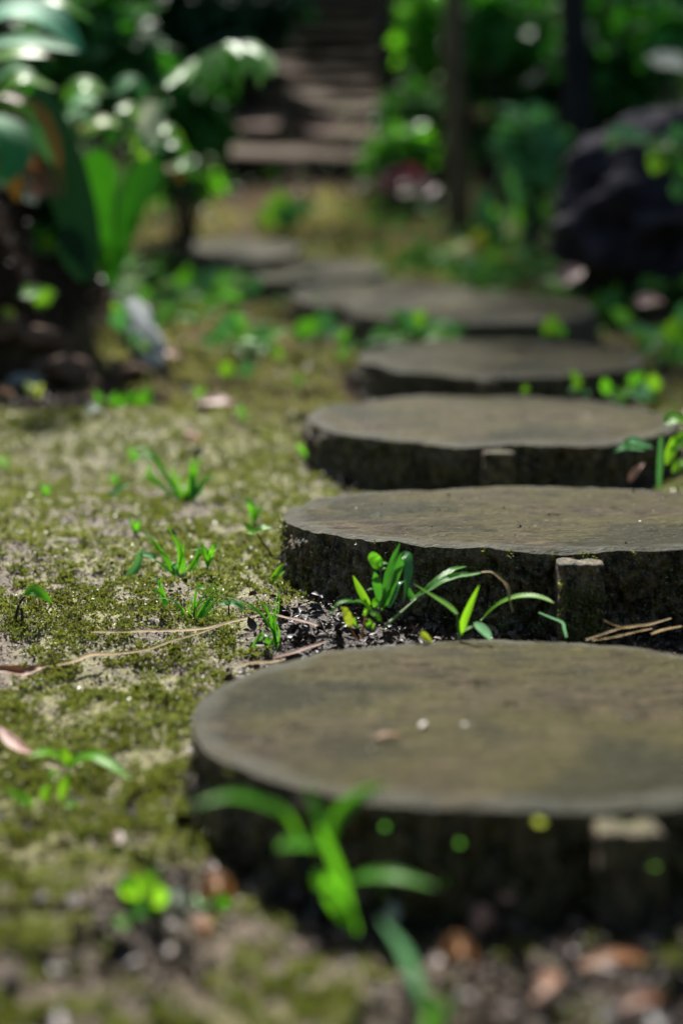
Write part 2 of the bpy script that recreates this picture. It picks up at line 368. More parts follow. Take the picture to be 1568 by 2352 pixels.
for (cx, cy, cz, rx, ry, rise, thk, sd, stub, lab) in STONES:
    cz += CAMZ
    root = thing('log_stepping_stone', (cx, cy, cz), lab, 'stepping stone', 'round log slices laid as stepping stones')
    near = sd <= 4
    nth = 720 if near else 200
    th = np.linspace(0, 2*np.pi, nth, endpoint=False)
    slope = rise/(2*ry)
    ol = outline(th, rx, ry, sd)
    # cut face
    rad = np.concatenate([np.linspace(0.02, .93, 60 if near else 16), [.955, .975, .99, 1.0]])
    P = rad[:, None, None]*ol[None]
    z = slope*P[..., 1] + .0030*fbm(P[..., 0]*9+sd*5, P[..., 1]*16, sd, 4) + .0007*fbm(P[..., 0]*70, P[..., 1]*150, sd, 3)
    z = z - .0022*(rad**2)[:, None]*0 - .0022*sst(.965, 1, rad)[:, None]*(1+.5*vnoise(np.cos(th)*9+sd, np.sin(th)*9, 2)[None])
    cr = np.abs(vnoise(P[..., 0]*6+sd*3, P[..., 1]*11, 9.1)); z = z - .0022*np.exp(-(cr/.03)**2)*(vnoise(P[..., 0]*5, P[..., 1]*5, sd+4) > .1)
    V = np.concatenate([P, z[..., None]], -1).reshape(-1, 3)
    Fc = grid_faces(len(rad), nth, True)
    V = np.vstack([V, [[0, 0, V[:nth, 2].mean()]]]); 
    ctr = np.stack([np.arange(0, nth, 2), (np.arange(0, nth, 2)+1) % nth, (np.arange(0, nth, 2)+2) % nth, np.full(nth//2, len(V)-1)], -1)
    e = np.append(np.repeat(sst(.80, .985, rad), nth), 0)
    link('cut_face', mesh_of('cut_face', V, np.vstack([Fc, ctr]), M['top'], {'edge': e}), root)
    # bark side with fissures and crumbled bark
    nz = 46 if near else 10
    tz = np.linspace(0, 1, nz)
    ztop = z[-1]
    depth = (thk+.035)
    cs, sn = np.cos(th), np.sin(th)
    A = th*rx
    zz = ztop[None, :] - depth*tz[:, None]
    fis = np.abs(fbm(A[None]*60+sd*9, tz[:, None]*1.2, sd, 3))
    push = .0035*fbm(A[None]*35+sd, tz[:, None]*depth*45, sd, 4) - .006*np.exp(-(fis/.10)**2)*sst(0, .15, tz)[:, None]
    push = push + .0030*fbm(A[None]*240, tz[:, None]*depth*300, sd, 3) + .007*tz[:, None] + .006*vnoise(A[None]*11+3*sd, tz[:, None]*2, sd+.4)*sst(0, .2, tz)[:, None]
    push = push*sst(-.01, .12, tz)[:, None]
    nr = norm(np.stack([cs/rx, sn/ry], -1))
    V = np.concatenate([ol[None]+push[..., None]*nr[None], zz[..., None]], -1).reshape(-1, 3)
    side = link('bark', mesh_of('bark', V, grid_faces(nz, nth, True), M['bark']), root)
    # square stub of the side branch
    if stub is not None and sd <= 4:
        a = -math.acos(max(-1, min(1, stub/rx)))
        b0 = np.array([rx*math.cos(a), ry*math.sin(a)])
        zr = slope*b0[1]
        drop = .007 if sd == 2 else .006
        hw, out_ = (.0165, .012) if sd == 1 else (.0185, .015)
        n = 26
        bx = np.linspace(-1, 1, n); g = []
        # open-backed rounded box: a profile (back-left .. front .. back-right) swept down, with a top lid
        pr = np.concatenate([np.stack([np.full(10, -1.0), np.linspace(1, -1, 10)], -1), np.stack([bx[1:-1], np.full(n-2, -1.0)], -1), np.stack([np.full(10, 1.0), np.linspace(-1, 1, 10)], -1)])
        pw = np.sign(pr)*np.abs(pr)
        rows = [(1-k, 0.0) for k in np.linspace(.98, 0, 9)] + [(1.0, q) for q in np.linspace(.03, 1, 30)]
        VV = []
        for (sc, q) in rows:
            x_ = pr[:, 0]*hw*max(sc, .02) if q == 0 else pr[:, 0]*hw*(1+.03*q)
            y_ = pr[:, 1]*out_*(max(sc, .02) if q == 0 else (1+.12*q))
            zq = zr-drop-q*(thk+.03)
            if q == 0: zq = zr-drop-.0015*sc**6
            VV.append(np.stack([x_, y_, np.full(len(pr), zq)], -1))
        V = np.array(VV).reshape(-1, 3)
        d3 = np.stack([fbm(V[:, 0]*130+sd, V[:, 1]*130, V[:, 2]*110, 3), fbm(V[:, 0]*130, V[:, 1]*130+7, V[:, 2]*110, 3), .5*fbm(V[:, 0]*90, V[:, 1]*90, V[:, 2]*90+5, 3)], -1)
        V = V + .0013*d3
        tilt = .02*(sd-2)
        V = V + np.array([b0[0], b0[1]-.004, 0]); V[:, 0] += tilt*(V[:, 2]-zr)
        o = link('side_stub', mesh_of('side_stub', V, grid_faces(len(rows), len(pr)), M['bark'] if sd == 1 else M['stub']), root)
    # moss cushions clinging to the bark
    if sd <= 4:
        n = {1: 260, 2: 2600, 3: 500, 4: 150}[sd]
        a = rng.uniform(math.pi*.98, math.pi*2.02, n*3); q = rng.uniform(.02, .78, n*3)
        dens = sst(-.1, .6, fbm(a*rx*28+sd*4, q*3, 2.2, 3))*(.18+.9*q**1.6)
        if sd == 2 and stub is not None:
            st_a = -math.acos(stub/rx)+2*math.pi
            dens = dens*(.35+.9*sst(st_a-.15, st_a, a)) + .5*np.exp(-((a-math.pi*1.02)/.10)**2)*(q < .3)
        keep = rng.random(n*3) < dens
        a, q = a[keep][:n], q[keep][:n]
        o2 = outline(a, rx, ry, sd); nr2 = norm(np.stack([np.cos(a)/rx, np.sin(a)/ry, np.zeros_like(a)], -1))
        B = np.stack([o2[:, 0], o2[:, 1], slope*o2[:, 1]-q*depth], -1) + nr2*(.001+.006*q)[:, None]
        if sd == 2:                                   # the tuft on the foot of the stub
            k = 230; xs = rng.uniform(-1, 1, k)*hw*1.05; qz = 1-rng.random(k)**1.6*.75
            B = np.vstack([B, np.stack([b0[0]+xs, np.full(k, b0[1]-.0215)-.001*rng.random(k), zr-drop-qz*thk], -1)])
            nr2 = np.vstack([nr2, np.tile([0, -1., 0], (k, 1))])
        m = 5; B = np.repeat(B, m, 0); N2 = np.repeat(nr2, m, 0)
        D = norm(N2*.7 + rdirs(len(B))*.8 + np.array([0, 0, .35]))
        L = rng.uniform(.0016, .0042, len(B))
        V, Fc, per = leaves(B+rdirs(len(B))*.0008, D, rdirs(len(B)), L, L*.42, .2, .3, 2, 'leaf')
        tone = np.repeat(np.clip(rng.normal(.45, .25, len(B)), 0, 1), per)
        mo = link('moss', mesh_of('moss', V, Fc, M['moss'], {'tone': tone}), root); mo['kind'] = 'stuff'

# ------------------------------------------------------------------ the ground sheet
xs = np.concatenate([-np.geomspace(45, .84, 70), np.arange(-.83, .83, .0065), np.geomspace(.84, 45, 70)])
ys = np.concatenate([-np.geomspace(40, .1, 26), np.linspace(0, .36, 10), np.arange(.37, 2.0, .0065), np.arange(2.0, 3.4, .012), np.geomspace(3.4, 45, 110)])
X, Y = np.meshgrid(xs, ys)
def masks(x, y):
    sdist = stone_dist(x, y)
    b = bank(x, y)
    moss = .72 + .26*fbm(x*3.3+4, y*2.3, 1.7, 4) + .34*fbm(x*17, y*15, 6.1, 3)
    moss = moss*(1-.25*(1-sst(.70, .85, y)))*(1-.15*sst(1.55, 2.4, y))
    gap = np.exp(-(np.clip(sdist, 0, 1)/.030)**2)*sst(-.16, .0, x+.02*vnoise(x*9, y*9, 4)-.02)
    hum_shade = np.clip(gap*1.05 + 1.15*sst(.05, .55, b) + .9*sst(.62, .95, x)*sst(1.0, 2.0, y)*.6, 0, 1.2)
    hum_shade = np.maximum(hum_shade, .95*sst(-.13, -.03, x)*sst(1.0, 1.08, y)*(1-sst(1.18, 1.3, y)))
    hum_shade = np.maximum(hum_shade, .55*np.exp(-((x+.62)/.32)**2-((y-2.62)/.22)**2)*1.5)
    hum_shade = np.maximum(hum_shade, .62*sst(-.12, .1, x)*(1-sst(.66, .74, y)))
    hum_shade = np.maximum(hum_shade, (.16+.60*fbm(x*12, y*11, 2.5, 3))*(1-sst(.74, .86, y)))  # dappled foreground shade put into the colour, together with dark litter gaps
    hum_shade = hum_shade + .25*fbm(x*7, y*7, 8.8, 3)*(hum_shade > .05)
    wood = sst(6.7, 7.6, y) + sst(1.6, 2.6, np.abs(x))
    hum_shade = np.maximum(hum_shade, .95*np.clip(wood, 0, 1))
    moss = moss - .9*np.clip(hum_shade, 0, 1)
    return np.clip(moss, 0, 1.3), np.clip(hum_shade, 0, 1.2)
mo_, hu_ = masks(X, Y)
Z = ground_h(X, Y)
nearw = 1-sst(2.5, 4, Y)
Z = Z + nearw*(.0035*fbm(X*38, Y*38, 3, 3) + .0016*fbm(X*150, Y*150, 5, 2)) + .0035*nearw*np.clip(mo_, 0, 1)
sd_ = stone_dist(X, Y)
Z = Z - .006*np.exp(-(np.clip(sd_, 0, 1)/.02)**2)
# never let the terrain come up through a step
for (cx, cy, cz, rx, ry, rise, thk, *_r) in STONES:
    rr = np.hypot((X-cx)/rx, (Y-cy)/ry)
    lim = cz+CAMZ + rise/(2*ry)*(Y-cy) - thk*.8
    Z = np.where(rr < 1.06, np.minimum(Z, lim), Z)
ground = link('ground', mesh_of('ground', np.stack([X, Y, Z], -1).reshape(-1, 3), grid_faces(len(ys), len(xs)), M['ground'], {'moss': mo_.ravel(), 'humus_shade': hu_.ravel(), 'far': sst(1.9, 2.6, Y).ravel()}))
tag(ground, 'mossy sandy woodland ground rising towards the back', None, None, 'structure')

# ------------------------------------------------------------------ moss, grit and litter (nobody could count them)
def scatter(n, ylo, yhi, power=1.0, xw=.34):
    y = ylo + (yhi-ylo)*rng.random(n)**power
    x = rng.uniform(-1, 1, n)*(y*xw+.12)
    return x, y
def zg(x, y): return ground_h(x, y) + .0035*fbm(x*38, y*38, 3, 3) + .003
# moss shoots
x, y = scatter(760000, .5, 5.2, 1.7)
mm, hh = masks(x, y)
pt = .30+.55*mm + .50*fbm(x*60, y*50, 3.2, 3) - .5*np.clip(hh, 0, 1)
sz = np.clip(.55+.45*y, .8, 2.6)
keep = (rng.random(len(x)) < np.clip((pt-.31)*1.2, .0, .8)/sz**2*.95) & ~inside_stone(x, y, .003)
x, y, sz, pt = x[keep], y[keep], sz[keep], pt[keep]
B = np.stack([x, y, zg(x, y)-.001], -1); k = 6
tn = np.clip(.50+.25*fbm(x*9, y*8, 7, 3)+.20*fbm(x*45, y*40, 2, 2)+rng.normal(0, .16, len(B)), 0, 1)
hgt = (1+.8*np.clip(fbm(x*60, y*60, 1, 2), -.5, 1))
B[:, 2] += rng.random(len(B))*.004*np.clip(pt, 0, 1)*hgt
sz = sz*rng.uniform(.7, 1.25, len(B))
B = np.repeat(B, k, 0); sz = np.repeat(sz, k); tn = np.repeat(tn, k)
D = rdirs(len(B), .0, .95); D[:, 2] += .30
V, Fc, per = diamonds(B + D*.0005, D, rdirs(len(B)), sz*rng.uniform(.0020, .0042, len(B)), sz*.0016, .2, .15)
tone = np.clip(np.repeat(tn+rng.normal(0, .12, len(B)), per), 0, 1)
print('moss leaves', len(B))
tag(link('moss', mesh_of('moss', V, Fc, M['moss'], {'tone': tone})), 'olive green moss carpeting the sandy ground beside the stepping stones', 'moss', None, 'stuff')
# grit
def lumps(P, r, flat=.6):
    n = len(P); oc = np.array([[1, 0, 0], [0, 1, 0], [-1, 0, 0], [0, -1, 0], [0, 0, 1], [0, 0, -1]], float)
    A = norm(rdirs(n)); Bx = norm(np.cross(A, rdirs(n))); C = np.cross(A, Bx)
    J = rng.uniform(.55, 1.2, (n, 6))
    o = oc[None]*J[..., None]*r[:, None, None]
    V = P[:, None, :] + o[..., 0:1]*A[:, None] + o[..., 1:2]*Bx[:, None]*.8 + o[..., 2:3]*C[:, None]*flat
    f = np.array([[0, 1, 4], [1, 2, 4], [2, 3, 4], [3, 0, 4], [1, 0, 5], [2, 1, 5], [3, 2, 5], [0, 3, 5]])
    return V.reshape(-1, 3), (f[None]+(np.arange(n)*6)[:, None, None]).reshape(-1, 3), 6
x, y = scatter(110000, .5, 3.2, 1.4); keep = ~inside_stone(x, y, .002)
x, y = x[keep], y[keep]; mm, hh = masks(x, y)
r = rng.uniform(.0005, .0014, len(x))*(1+.35*y)*np.where(rng.random(len(x)) < .05, 1.5, 1)
V, Fc, per = lumps(np.stack([x, y, zg(x, y)], -1), r)
tone = np.repeat(np.clip(rng.beta(1.3, 1.3, len(x))*(1-.55*np.clip(hh, 0, 1)), 0, 1), per)
tag(link('grit', mesh_of('grit', V, Fc, M['grit'], {'tone': tone}, False)), 'pale sand grains and dark crumbs scattered over the ground', 'grit', None, 'stuff')
# rotting leaf crumbs
x, y = scatter(90000, .5, 4.4, 1.3); mm, hh = masks(x, y)
keep = (rng.random(len(x)) < np.clip(hh*1.1+.055, 0, 1)) & ~inside_stone(x, y, .0)
x, y = x[keep][:26000], y[keep][:26000]
L = rng.gamma(2.0, .0026, len(x))+.002; L = np.minimum(L, .018)*np.where(masks(x, y)[1] > .3, 1, .55)
D = rdirs(len(x), -.25, .45); NN = rdirs(len(x), .2, 1)
V, Fc, per = leaves(np.stack([x, y, zg(x, y)+rng.uniform(0, .006, len(x))], -1)-D*L[:, None]*.5, D, NN, L, L*rng.uniform(.3, .8, len(x)), rng.uniform(-.8, .9, len(x)), .55, 4, 'leaf')
tone = np.repeat(np.clip(rng.beta(1.4, 2.6, len(x)), 0, 1), per)
tag(link('leaf_litter', mesh_of('leaf_litter', V, Fc, M['litter'], {'tone': tone})), 'dark rotting leaf crumbs packed between the stepping stones', 'leaf litter', None, 'stuff')
# larger scraps of leaf and twig on the ground nearest the lens
n = 520; y = rng.uniform(.5, .86, n); x = rng.uniform(-.32, .40, n); kp = ~inside_stone(x, y, .0); x, y = x[kp], y[kp]; n = len(x)
L = rng.uniform(.005, .016, n); D = rdirs(n, -.15, .5)
V, Fc, per = leaves(np.stack([x, y, zg(x, y)+rng.uniform(0, .006, n)], -1)-D*L[:, None]*.5, D, rdirs(n, .1, 1), L, L*rng.uniform(.3, .9, n), rng.uniform(-.8, .9, n), .5, 4, 'leaf')
tag(link('leaf_scraps', mesh_of('leaf_scraps', V, Fc, M['litter'], {'tone': np.repeat(rng.beta(.9, 1.2, n), per)})), 'brown and buff leaf scraps strewn over the nearest ground', 'leaf litter', None, 'stuff')
# fallen bits along the farther path
n = 4200; y = rng.uniform(2.2, 8.0, n); x = rng.uniform(-1, 1, n)*(y*.26+.2); kp = ~inside_stone(x, y, .0); x, y = x[kp], y[kp]; n = len(x)
L = rng.uniform(.010, .030, n)*(1+.08*y); D = rdirs(n, -.1, .35)
V, Fc, per = leaves(np.stack([x, y, ground_h(x, y)+.004], -1)-D*L[:, None]*.5, D, rdirs(n, .2, 1), L, L*rng.uniform(.3, .7, n), rng.uniform(-.6, .6, n), .4, 3, 'leaf')
tag(link('leaf_fall', mesh_of('leaf_fall', V, Fc, M['litter'], {'tone': np.repeat(rng.beta(1.0, 1.3, n), per)})), 'fallen brown leaves littering the farther part of the path', 'leaf litter', None, 'stuff')
# low undergrowth on the slope
n = 20000; y = 3.6+9.5*rng.random(n)**.9; x = rng.uniform(-1, 1, n)*(y*.36+.3)
pathx = np.interp(y, [3.4, 4.1, 5.1, 5.9, 7.3, 12], [.3, .12, -.13, -.45, -.25, -.1])
keep = (rng.random(n) < .13+.87*sst(.28, .75, np.abs(x-pathx))*(.25+.75*(fbm(x*1.7, y*1.3, 4, 2) > -.1))) & ~inside_stone(x, y, .03)
x, y, pathx = x[keep], y[keep], pathx[keep]; n = len(x)
P = np.stack([x, y, ground_h(x, y)+rng.random(n)*.10], -1); L = rng.uniform(.03, .10, n)*(.55+.45*sst(.2, .6, np.abs(x-pathx)))
V, Fc, per = leaves(P, rdirs(n, -.2, .7), rdirs(n, .2, 1)+np.array([0, -.4, 0]), L, L*.5, .35, .2, 3, 'leaf')
tone = np.repeat(np.clip(rng.normal(.45, .25, n), 0, 1), per)
tag(link('undergrowth', mesh_of('undergrowth', V, Fc, M['under'], {'tone': tone, 'ls': tone*0})), 'low green ground cover spread over the slope beside the path', 'undergrowth', None, 'stuff')
# ------------------------------------------------------------------ plants and litter one can tell apart
HINT = np.array([0, -.6, .8])
def c6(*p): return [(784+x/2, 1176+y/2) for x, y in p]
def c5(*p): return [(x/2, 1176+y/2) for x, y in p]
def c7(*p): return [(x/2, 1764+y/2) for x, y in p]
def c8(*p): return [(784+x/2, 1764+y/2) for x, y in p]
def c3(*p): return [(x/2, 588+y/2) for x, y in p]
def c4(*p): return [(784+x/2, 588+y/2) for x, y in p]
def c1(*p): return [(x/2, y/2) for x, y in p]
def c2(*p): return [(784+x/2, y/2) for x, y in p]
def px3(pts, d0, d1):
    k = np.linspace(0, 1, len(pts)); return np.array([W(u, v, d0+(d1-d0)*t) for (u, v), t in zip(pts, k)])
def blade(pts, w, d, dd=(0, 0), prof='grass', fold=.25, ripple=0.0, twist=0.0, hint=HINT, n=18, seed=None):
    P = px3(pts, d+dd[0], d+dd[1]); sd = rng.integers(1000) if seed is None else seed
    return strip(P, w*d/F, hint, prof, fold, n, ripple, sd, twist)
def addb(bag, r, tone=None):
    V, Fc, lt, ls = r
    tone = rng.uniform(.15, .85) if tone is None else tone
    return bag.add(V, Fc, ls=ls, lt=lt, tone=np.clip(tone+.25*(lt-.5), 0, 1))
def plant(name, label, cat, root_px, parts, d=None, group=None, dz=0.0):
    """parts: (part name, material, pts, width px, options). A thing with one mesh per part"""
    g, dg = G(*root_px)
    if d is None: d = dg
    base = W(*root_px, d)
    o = thing(name, base, label, cat, group)
    for pn, mt, items in parts:
        if pn.endswith('*'):                      # one mesh for a whole spray
            bag = Bag()
            if pn == 'blades*': items = list(items) + [([(u+rng.uniform(-1, 1)*18*k/(len(it[0])-1)+3, v+rng.uniform(-.6, 1)*14*k/(len(it[0])-1)) for k, (u, v) in enumerate(it[0])], it[1]*.65) + ((it[2],) if len(it) == 3 else ()) for it in items]
            for it in items:
                pts, w, kw = it if len(it) == 3 else (*it, {})
                if kw.get('tube'):
                    kk = dict(kw); kk.pop('tube'); dd = kk.get('dd', (0, 0)); V, Fc = tube(px3(pts, d+dd[0], d+dd[1]), w*d/F/2, w*d/F/2*kk.get('taper', .6)); bag.add(V, Fc, ls=0, lt=.5, tone=.5)
                else: addb(bag, blade(pts, w, d, **kw))
            bag.obj(pn[:-1], M[mt], o, base)
        else:
            for it in items:
                pts, w, kw = it if len(it) == 3 else (*it, {})
                bag = Bag()
                if kw.get('tube'):
                    dd = kw.get('dd', (0, 0)); V, Fc = tube(px3(pts, d+dd[0], d+dd[1]), w*d/F/2, w*d/F/2*kw.get('taper', .6)); bag.add(V, Fc, ls=0, lt=.5, tone=.5)
                else: addb(bag, blade(pts, w, d, **kw))
                bag.obj(pn, M[mt], o, base)
    return o
T = {'tube': 1}
up_face = dict(hint=np.array([0, -.9, .45]))
# -- the broad-bladed clump against the sharp step
D0 = 1.145
plant('grass_clump', 'glossy broad-bladed grass clump growing against the sharp mossy log slice', 'grass clump', (874, 1428), [
    ('blade', 'shiny', [
        (c6((182, 440), (208, 335), (236, 225), (270, 138)), 22, dict(ripple=.18, dd=(0, .0), prof='grass', **up_face)),
        (c6((208, 428), (250, 300), (278, 212), (300, 205), (308, 260), (300, 330), (286, 408)), 23, dict(ripple=.15, dd=(0, -.03), prof='lance', fold=.1, **up_face)),
        (c6((195, 440), (170, 360), (158, 310), (150, 275)), 22, dict(prof='leaf', dd=(0, -.012), ripple=.1, **up_face)),
        (c6((215, 440), (238, 385), (262, 330), (290, 318)), 16, dict(dd=(0, .012))),
        (c6((330, 405), (318, 385), (310, 345)), 16, dict(prof='leaf')),
    ]),
    ('blade', 'lime', [
        (c6((132, 430), (108, 400), (78, 345), (52, 290)), 17, dict(prof='leaf', **up_face)),
        (c6((265, 225), (282, 195), (300, 205)), 13, dict(prof='leaf', dd=(.004, .0))),
    ]),
    ('blade', 'grass', [
        (c6((150, 470), (128, 440), (92, 412), (55, 408)), 15, dict(prof='leaf', dd=(0, -.02))),
        (c6((62, 412), (20, 408), (-28, 430), (-50, 490)), 10, dict(dd=(-.02, -.03))),
        (c6((150, 440), (160, 405), (195, 375)), 16, dict(prof='leaf')),
        (c6((186, 450), (205, 385), (222, 340)), 12, {}),
        (c6((115, 360), (135, 352), (155, 358)), 5, dict(prof='leaf')),
    ]),
    ('round_leaf', 'grass', [
        (c6((190, 250), (172, 242), (150, 215), (140, 182)), 30, dict(prof='oval', ripple=.15, fold=.15, **up_face)),
        (c6((180, 240), (195, 234), (212, 236)), 9, dict(prof='oval')),
        (c6((186, 262), (200, 258), (215, 266)), 6, dict(prof='leaf')),
    ]),
    ('stem', 'stem', [
        (c6((190, 440), (184, 350), (178, 265)), 4, T), (c6((178, 265), (172, 250), (165, 235)), 3, T),
        (c6((172, 445), (190, 390), (200, 350)), 7, T), (c6((130, 460), (120, 430), (108, 398)), 5, T)]),
], D0)
plant('arching_grass', 'long arching grass with a withered tan tip bending back to the ground', 'grass', (880, 1440), [
    ('blade', 'grass', [
        (c6((315, 405), (380, 365), (450, 322), (530, 292), (600, 285), (655, 275)), 17, dict(ripple=.28, dd=(-.005, 0), prof='lance')),
        (c6((320, 400), (400, 345), (455, 300), (510, 265), (572, 250)), 16, dict(ripple=.3, dd=(-.005, .02), prof='lance')),
    ]),
    ('withered_tip', 'dry', [(c6((640, 276), (690, 276), (735, 310), (764, 350), (770, 400), (786, 460)), 7, dict(ripple=.35, dd=(0, -.02), prof='straw'))]),
    ('stalk', 'stem', [(c6((195, 528), (270, 465), (345, 398)), 8, dict(tube=1, dd=(-.02, -.005)))]),
], D0)
plant('curled_seedling', 'small yellow-green seedling on reddish stems at the foot of the glossy clump', 'seedling', (834, 1466), [
    ('leaf', 'yellowgreen', [(c6((40, 530), (32, 490), (15, 455), (-5, 440)), 21, dict(prof='leaf', ripple=.2, **up_face))]),
    ('leaf', 'lime', [(c6((108, 505), (118, 525), (132, 512), (118, 490)), 12, dict(prof='oval')), (c6((62, 485), (58, 510), (72, 528), (84, 520)), 7, {}),
                      (c6((130, 465), (155, 470), (172, 488), (182, 505)), 15, dict(prof='leaf', ripple=.2)), (c6((105, 480), (112, 455), (104, 440)), 10, dict(prof='leaf')),
                      (c6((142, 540), (148, 522), (140, 505)), 6, dict(prof='leaf'))]),
    ('stem', 'redstem', [(c6((94, 582), (100, 530), (112, 490)), 8, T), (c6((66, 585), (50, 550), (40, 520)), 6, T)]),
], 1.12)
plant('grass_sprout', 'bright upright grass sprout with three narrow blades on dark litter', 'grass', (1053, 1456), [
    ('blade', 'lime', [
        (c6((545, 560), (562, 500), (598, 410), (632, 335)), 17, dict(dd=(0, -.01), **up_face)),
        (c6((532, 470), (490, 430), (420, 385), (328, 328)), 12, dict(dd=(0, .02))),
        (c6((545, 555), (575, 535), (605, 525)), 10, dict(prof='leaf')),
    ]),
    ('blade', 'bluish', [(c6((608, 508), (640, 530), (668, 560), (684, 590)), 22, dict(prof='leaf', dd=(0, -.02), fold=.15, **up_face))]),
    ('stem', 'stem', [(c6((542, 580), (535, 520), (530, 465)), 8, T)]),
], 1.11)
plant('bent_grass_blade', 'single backlit grass blade arching low beside the square stub', 'grass', (1114, 1411), [
    ('blade', 'lime', [(c6((655, 478), (720, 420), (800, 388), (880, 384), (940, 400), (974, 418)), 14, dict(dd=(.0, -.03), prof='lance'))]),
    ('stem', 'stem', [(c6((640, 500), (690, 450), (725, 420)), 5, T)]),
], 1.14)
plant('pale_stalk', 'bent pale green stalk lying at the foot of the square stub', 'stalk', (1299, 1460), [
    ('stalk', 'bluish', [(c6((905, 462), (960, 485), (1012, 508), (1022, 540), (1032, 575)), 7, dict(prof='straw', dd=(.02, -.02)))])], 1.12)
plant('fallen_leaf', 'small yellowish leaf standing in the dark litter behind the front step', 'leaf', (979, 1466), [
    ('blade', 'yellowgreen', [(c6((365, 548), (385, 575), (418, 600)), 17, dict(prof='leaf', **up_face))])], 1.10, 'fallen leaves')
for i, (pts, w, lab) in enumerate([
    (c6((1120, 588), (1200, 560), (1300, 528), (1400, 518), (1512, 488)), 7, 'tan dry grass straw crossing in front of the sharp mossy log slice'),
    (c6((1150, 590), (1260, 572), (1350, 550), (1425, 535)), 6, 'shorter dry straw lying just below the crossing one'),
    (c6((1205, 498), (1250, 520), (1310, 532), (1385, 520)), 5, 'pale bent straw curving at the foot of the stub'),
    (c6((1420, 560), (1480, 540), (1560, 525)), 6, 'dry straw end by the edge of the picture, behind the front step')]):
    V, Fc, lt, ls = blade(pts, w, 1.12, dd=(-.01, .02), prof='straw', ripple=.3)
    b = Bag().add(V, Fc, ls=ls, tone=.3+.15*i); b0 = V.mean(0)
    o = b.obj('dry_straw', M['dry'], None, b0); o.location = b0; tag(o, lab, 'straw', 'dry straws lying by the sharp log slice')
# -- moss lawn plants, sharp band
plant('grass_tuft', 'fine-bladed green grass tuft in sharp focus on the moss', 'grass tuft', (445, 1438), [
    ('blades*', 'grass', [
        (c5((888, 525), (895, 450), (905, 365), (935, 345)), 5), (c5((890, 520), (900, 440), (950, 370), (1002, 318)), 6),
        (c5((895, 515), (935, 440), (985, 380), (1040, 340)), 7), (c5((895, 520), (930, 460), (965, 400), (985, 385)), 9),
        (c5((880, 520), (850, 470), (790, 405), (685, 394)), 6), (c5((882, 515), (840, 470), (800, 455)), 6),
        (c5((885, 518), (860, 495), (810, 480)), 6), (c5((892, 530), (888, 495), (892, 460)), 7, dict(hint=np.array([0, -1, .2]))),
        (c5((900, 515), (955, 460), (990, 395)), 5), (c5((898, 518), (915, 470), (940, 410)), 7), (c5((885, 520), (870, 450), (880, 395)), 5),
        (c5((893, 522), (925, 490), (985, 470)), 5), (c5((886, 522), (850, 505), (795, 505)), 5)])], None, 'grass tufts on the moss')
plant('grass_tuft', 'two thin grass blades with an orange base, next to the fine-bladed tuft', 'grass tuft', (388, 1412), [
    ('blades*', 'grass', [(c5((780, 478), (765, 420), (738, 340), (718, 308), (680, 318)), 7), (c5((772, 485), (755, 420), (730, 370), (705, 350)), 8)]),
    ('base', 'orange', [(c5((788, 478), (780, 450), (770, 432)), 6, {})])], None, 'grass tufts on the moss')
plant('grass_tuft', 'sparse arching grass wisp at the near corner of the sharp log slice', 'grass tuft', (634, 1488), [
    ('blades*', 'grass', [
        (c5((1264, 620), (1248, 540), (1180, 450), (1100, 405), (1000, 385)), 7), (c5((1268, 622), (1252, 520), (1225, 450), (1180, 390)), 9),
        (c5((1268, 625), (1258, 560), (1230, 500)), 8), (c5((1160, 668), (1165, 620), (1195, 570), (1230, 555)), 10, dict(prof='lance')),
        (c5((1225, 625), (1228, 590), (1240, 565)), 12, dict(prof='leaf')), (c5((1245, 540), (1265, 470), (1270, 400), (1310, 330)), 3)])], None, 'grass tufts on the moss')
plant('seedling', 'one-leaf seedling on a dark bent stem, alone on the mossy ground', 'seedling', (32, 1442), [
    ('leaf', 'grass', [(c5((112, 378), (150, 362), (195, 378), (240, 420)), 26, dict(prof='leaf', fold=.12, hint=np.array([0, -.8, .6])))]),
    ('stem', 'twig', [(c5((58, 540), (75, 480), (90, 420), (115, 388)), 9, T), (c5((95, 505), (104, 480), (98, 440)), 9, T), (c5((60, 530), (90, 500), (112, 500)), 7, T)])])
plant('seedling', 'tiny faded seedling on a brown stem beside the forked straw', 'seedling', (527, 1436), [
    ('leaf', 'bluish', [(c5((1050, 425), (1070, 415), (1110, 440), (1118, 452)), 14, dict(prof='leaf')), (c5((1050, 425), (1030, 418), (1000, 424)), 12, dict(prof='leaf')), (c5((1050, 428), (1042, 420), (1046, 405)), 10, dict(prof='leaf'))]),
    ('stem', 'twig', [(c5((1050, 490), (1052, 455), (1050, 428)), 5, T)])])
plant('seedling', 'pale green seedling leaning in front of the far corner of the sharp log slice', 'seedling', (628, 1290), [
    ('leaf', 'lime', [(c5((1180, 95), (1150, 75), (1115, 45)), 22, dict(prof='leaf', fold=.1)), (c5((1180, 90), (1205, 72), (1250, 72)), 18, dict(prof='leaf', fold=.1)), (c5((1180, 92), (1160, 95), (1130, 95)), 14, dict(prof='leaf'))]),
    ('stem', 'twig', [(c5((1255, 240), (1240, 185), (1205, 140), (1180, 95)), 7, T)])])
plant('weed', 'bright green leaves nestled against the mossy corner of the sharp log slice', 'weed', (628, 1345), [
    ('leaf', 'lime', [(c5((1245, 330), (1215, 345), (1180, 362)), 22, dict(prof='leaf')), (c5((1245, 325), (1270, 295), (1310, 270)), 20, dict(prof='leaf')), (c5((1245, 330), (1260, 320), (1300, 318)), 20, dict(prof='leaf')), (c5((1245, 330), (1280, 270), (1305, 235)), 16, dict(prof='leaf'))])])
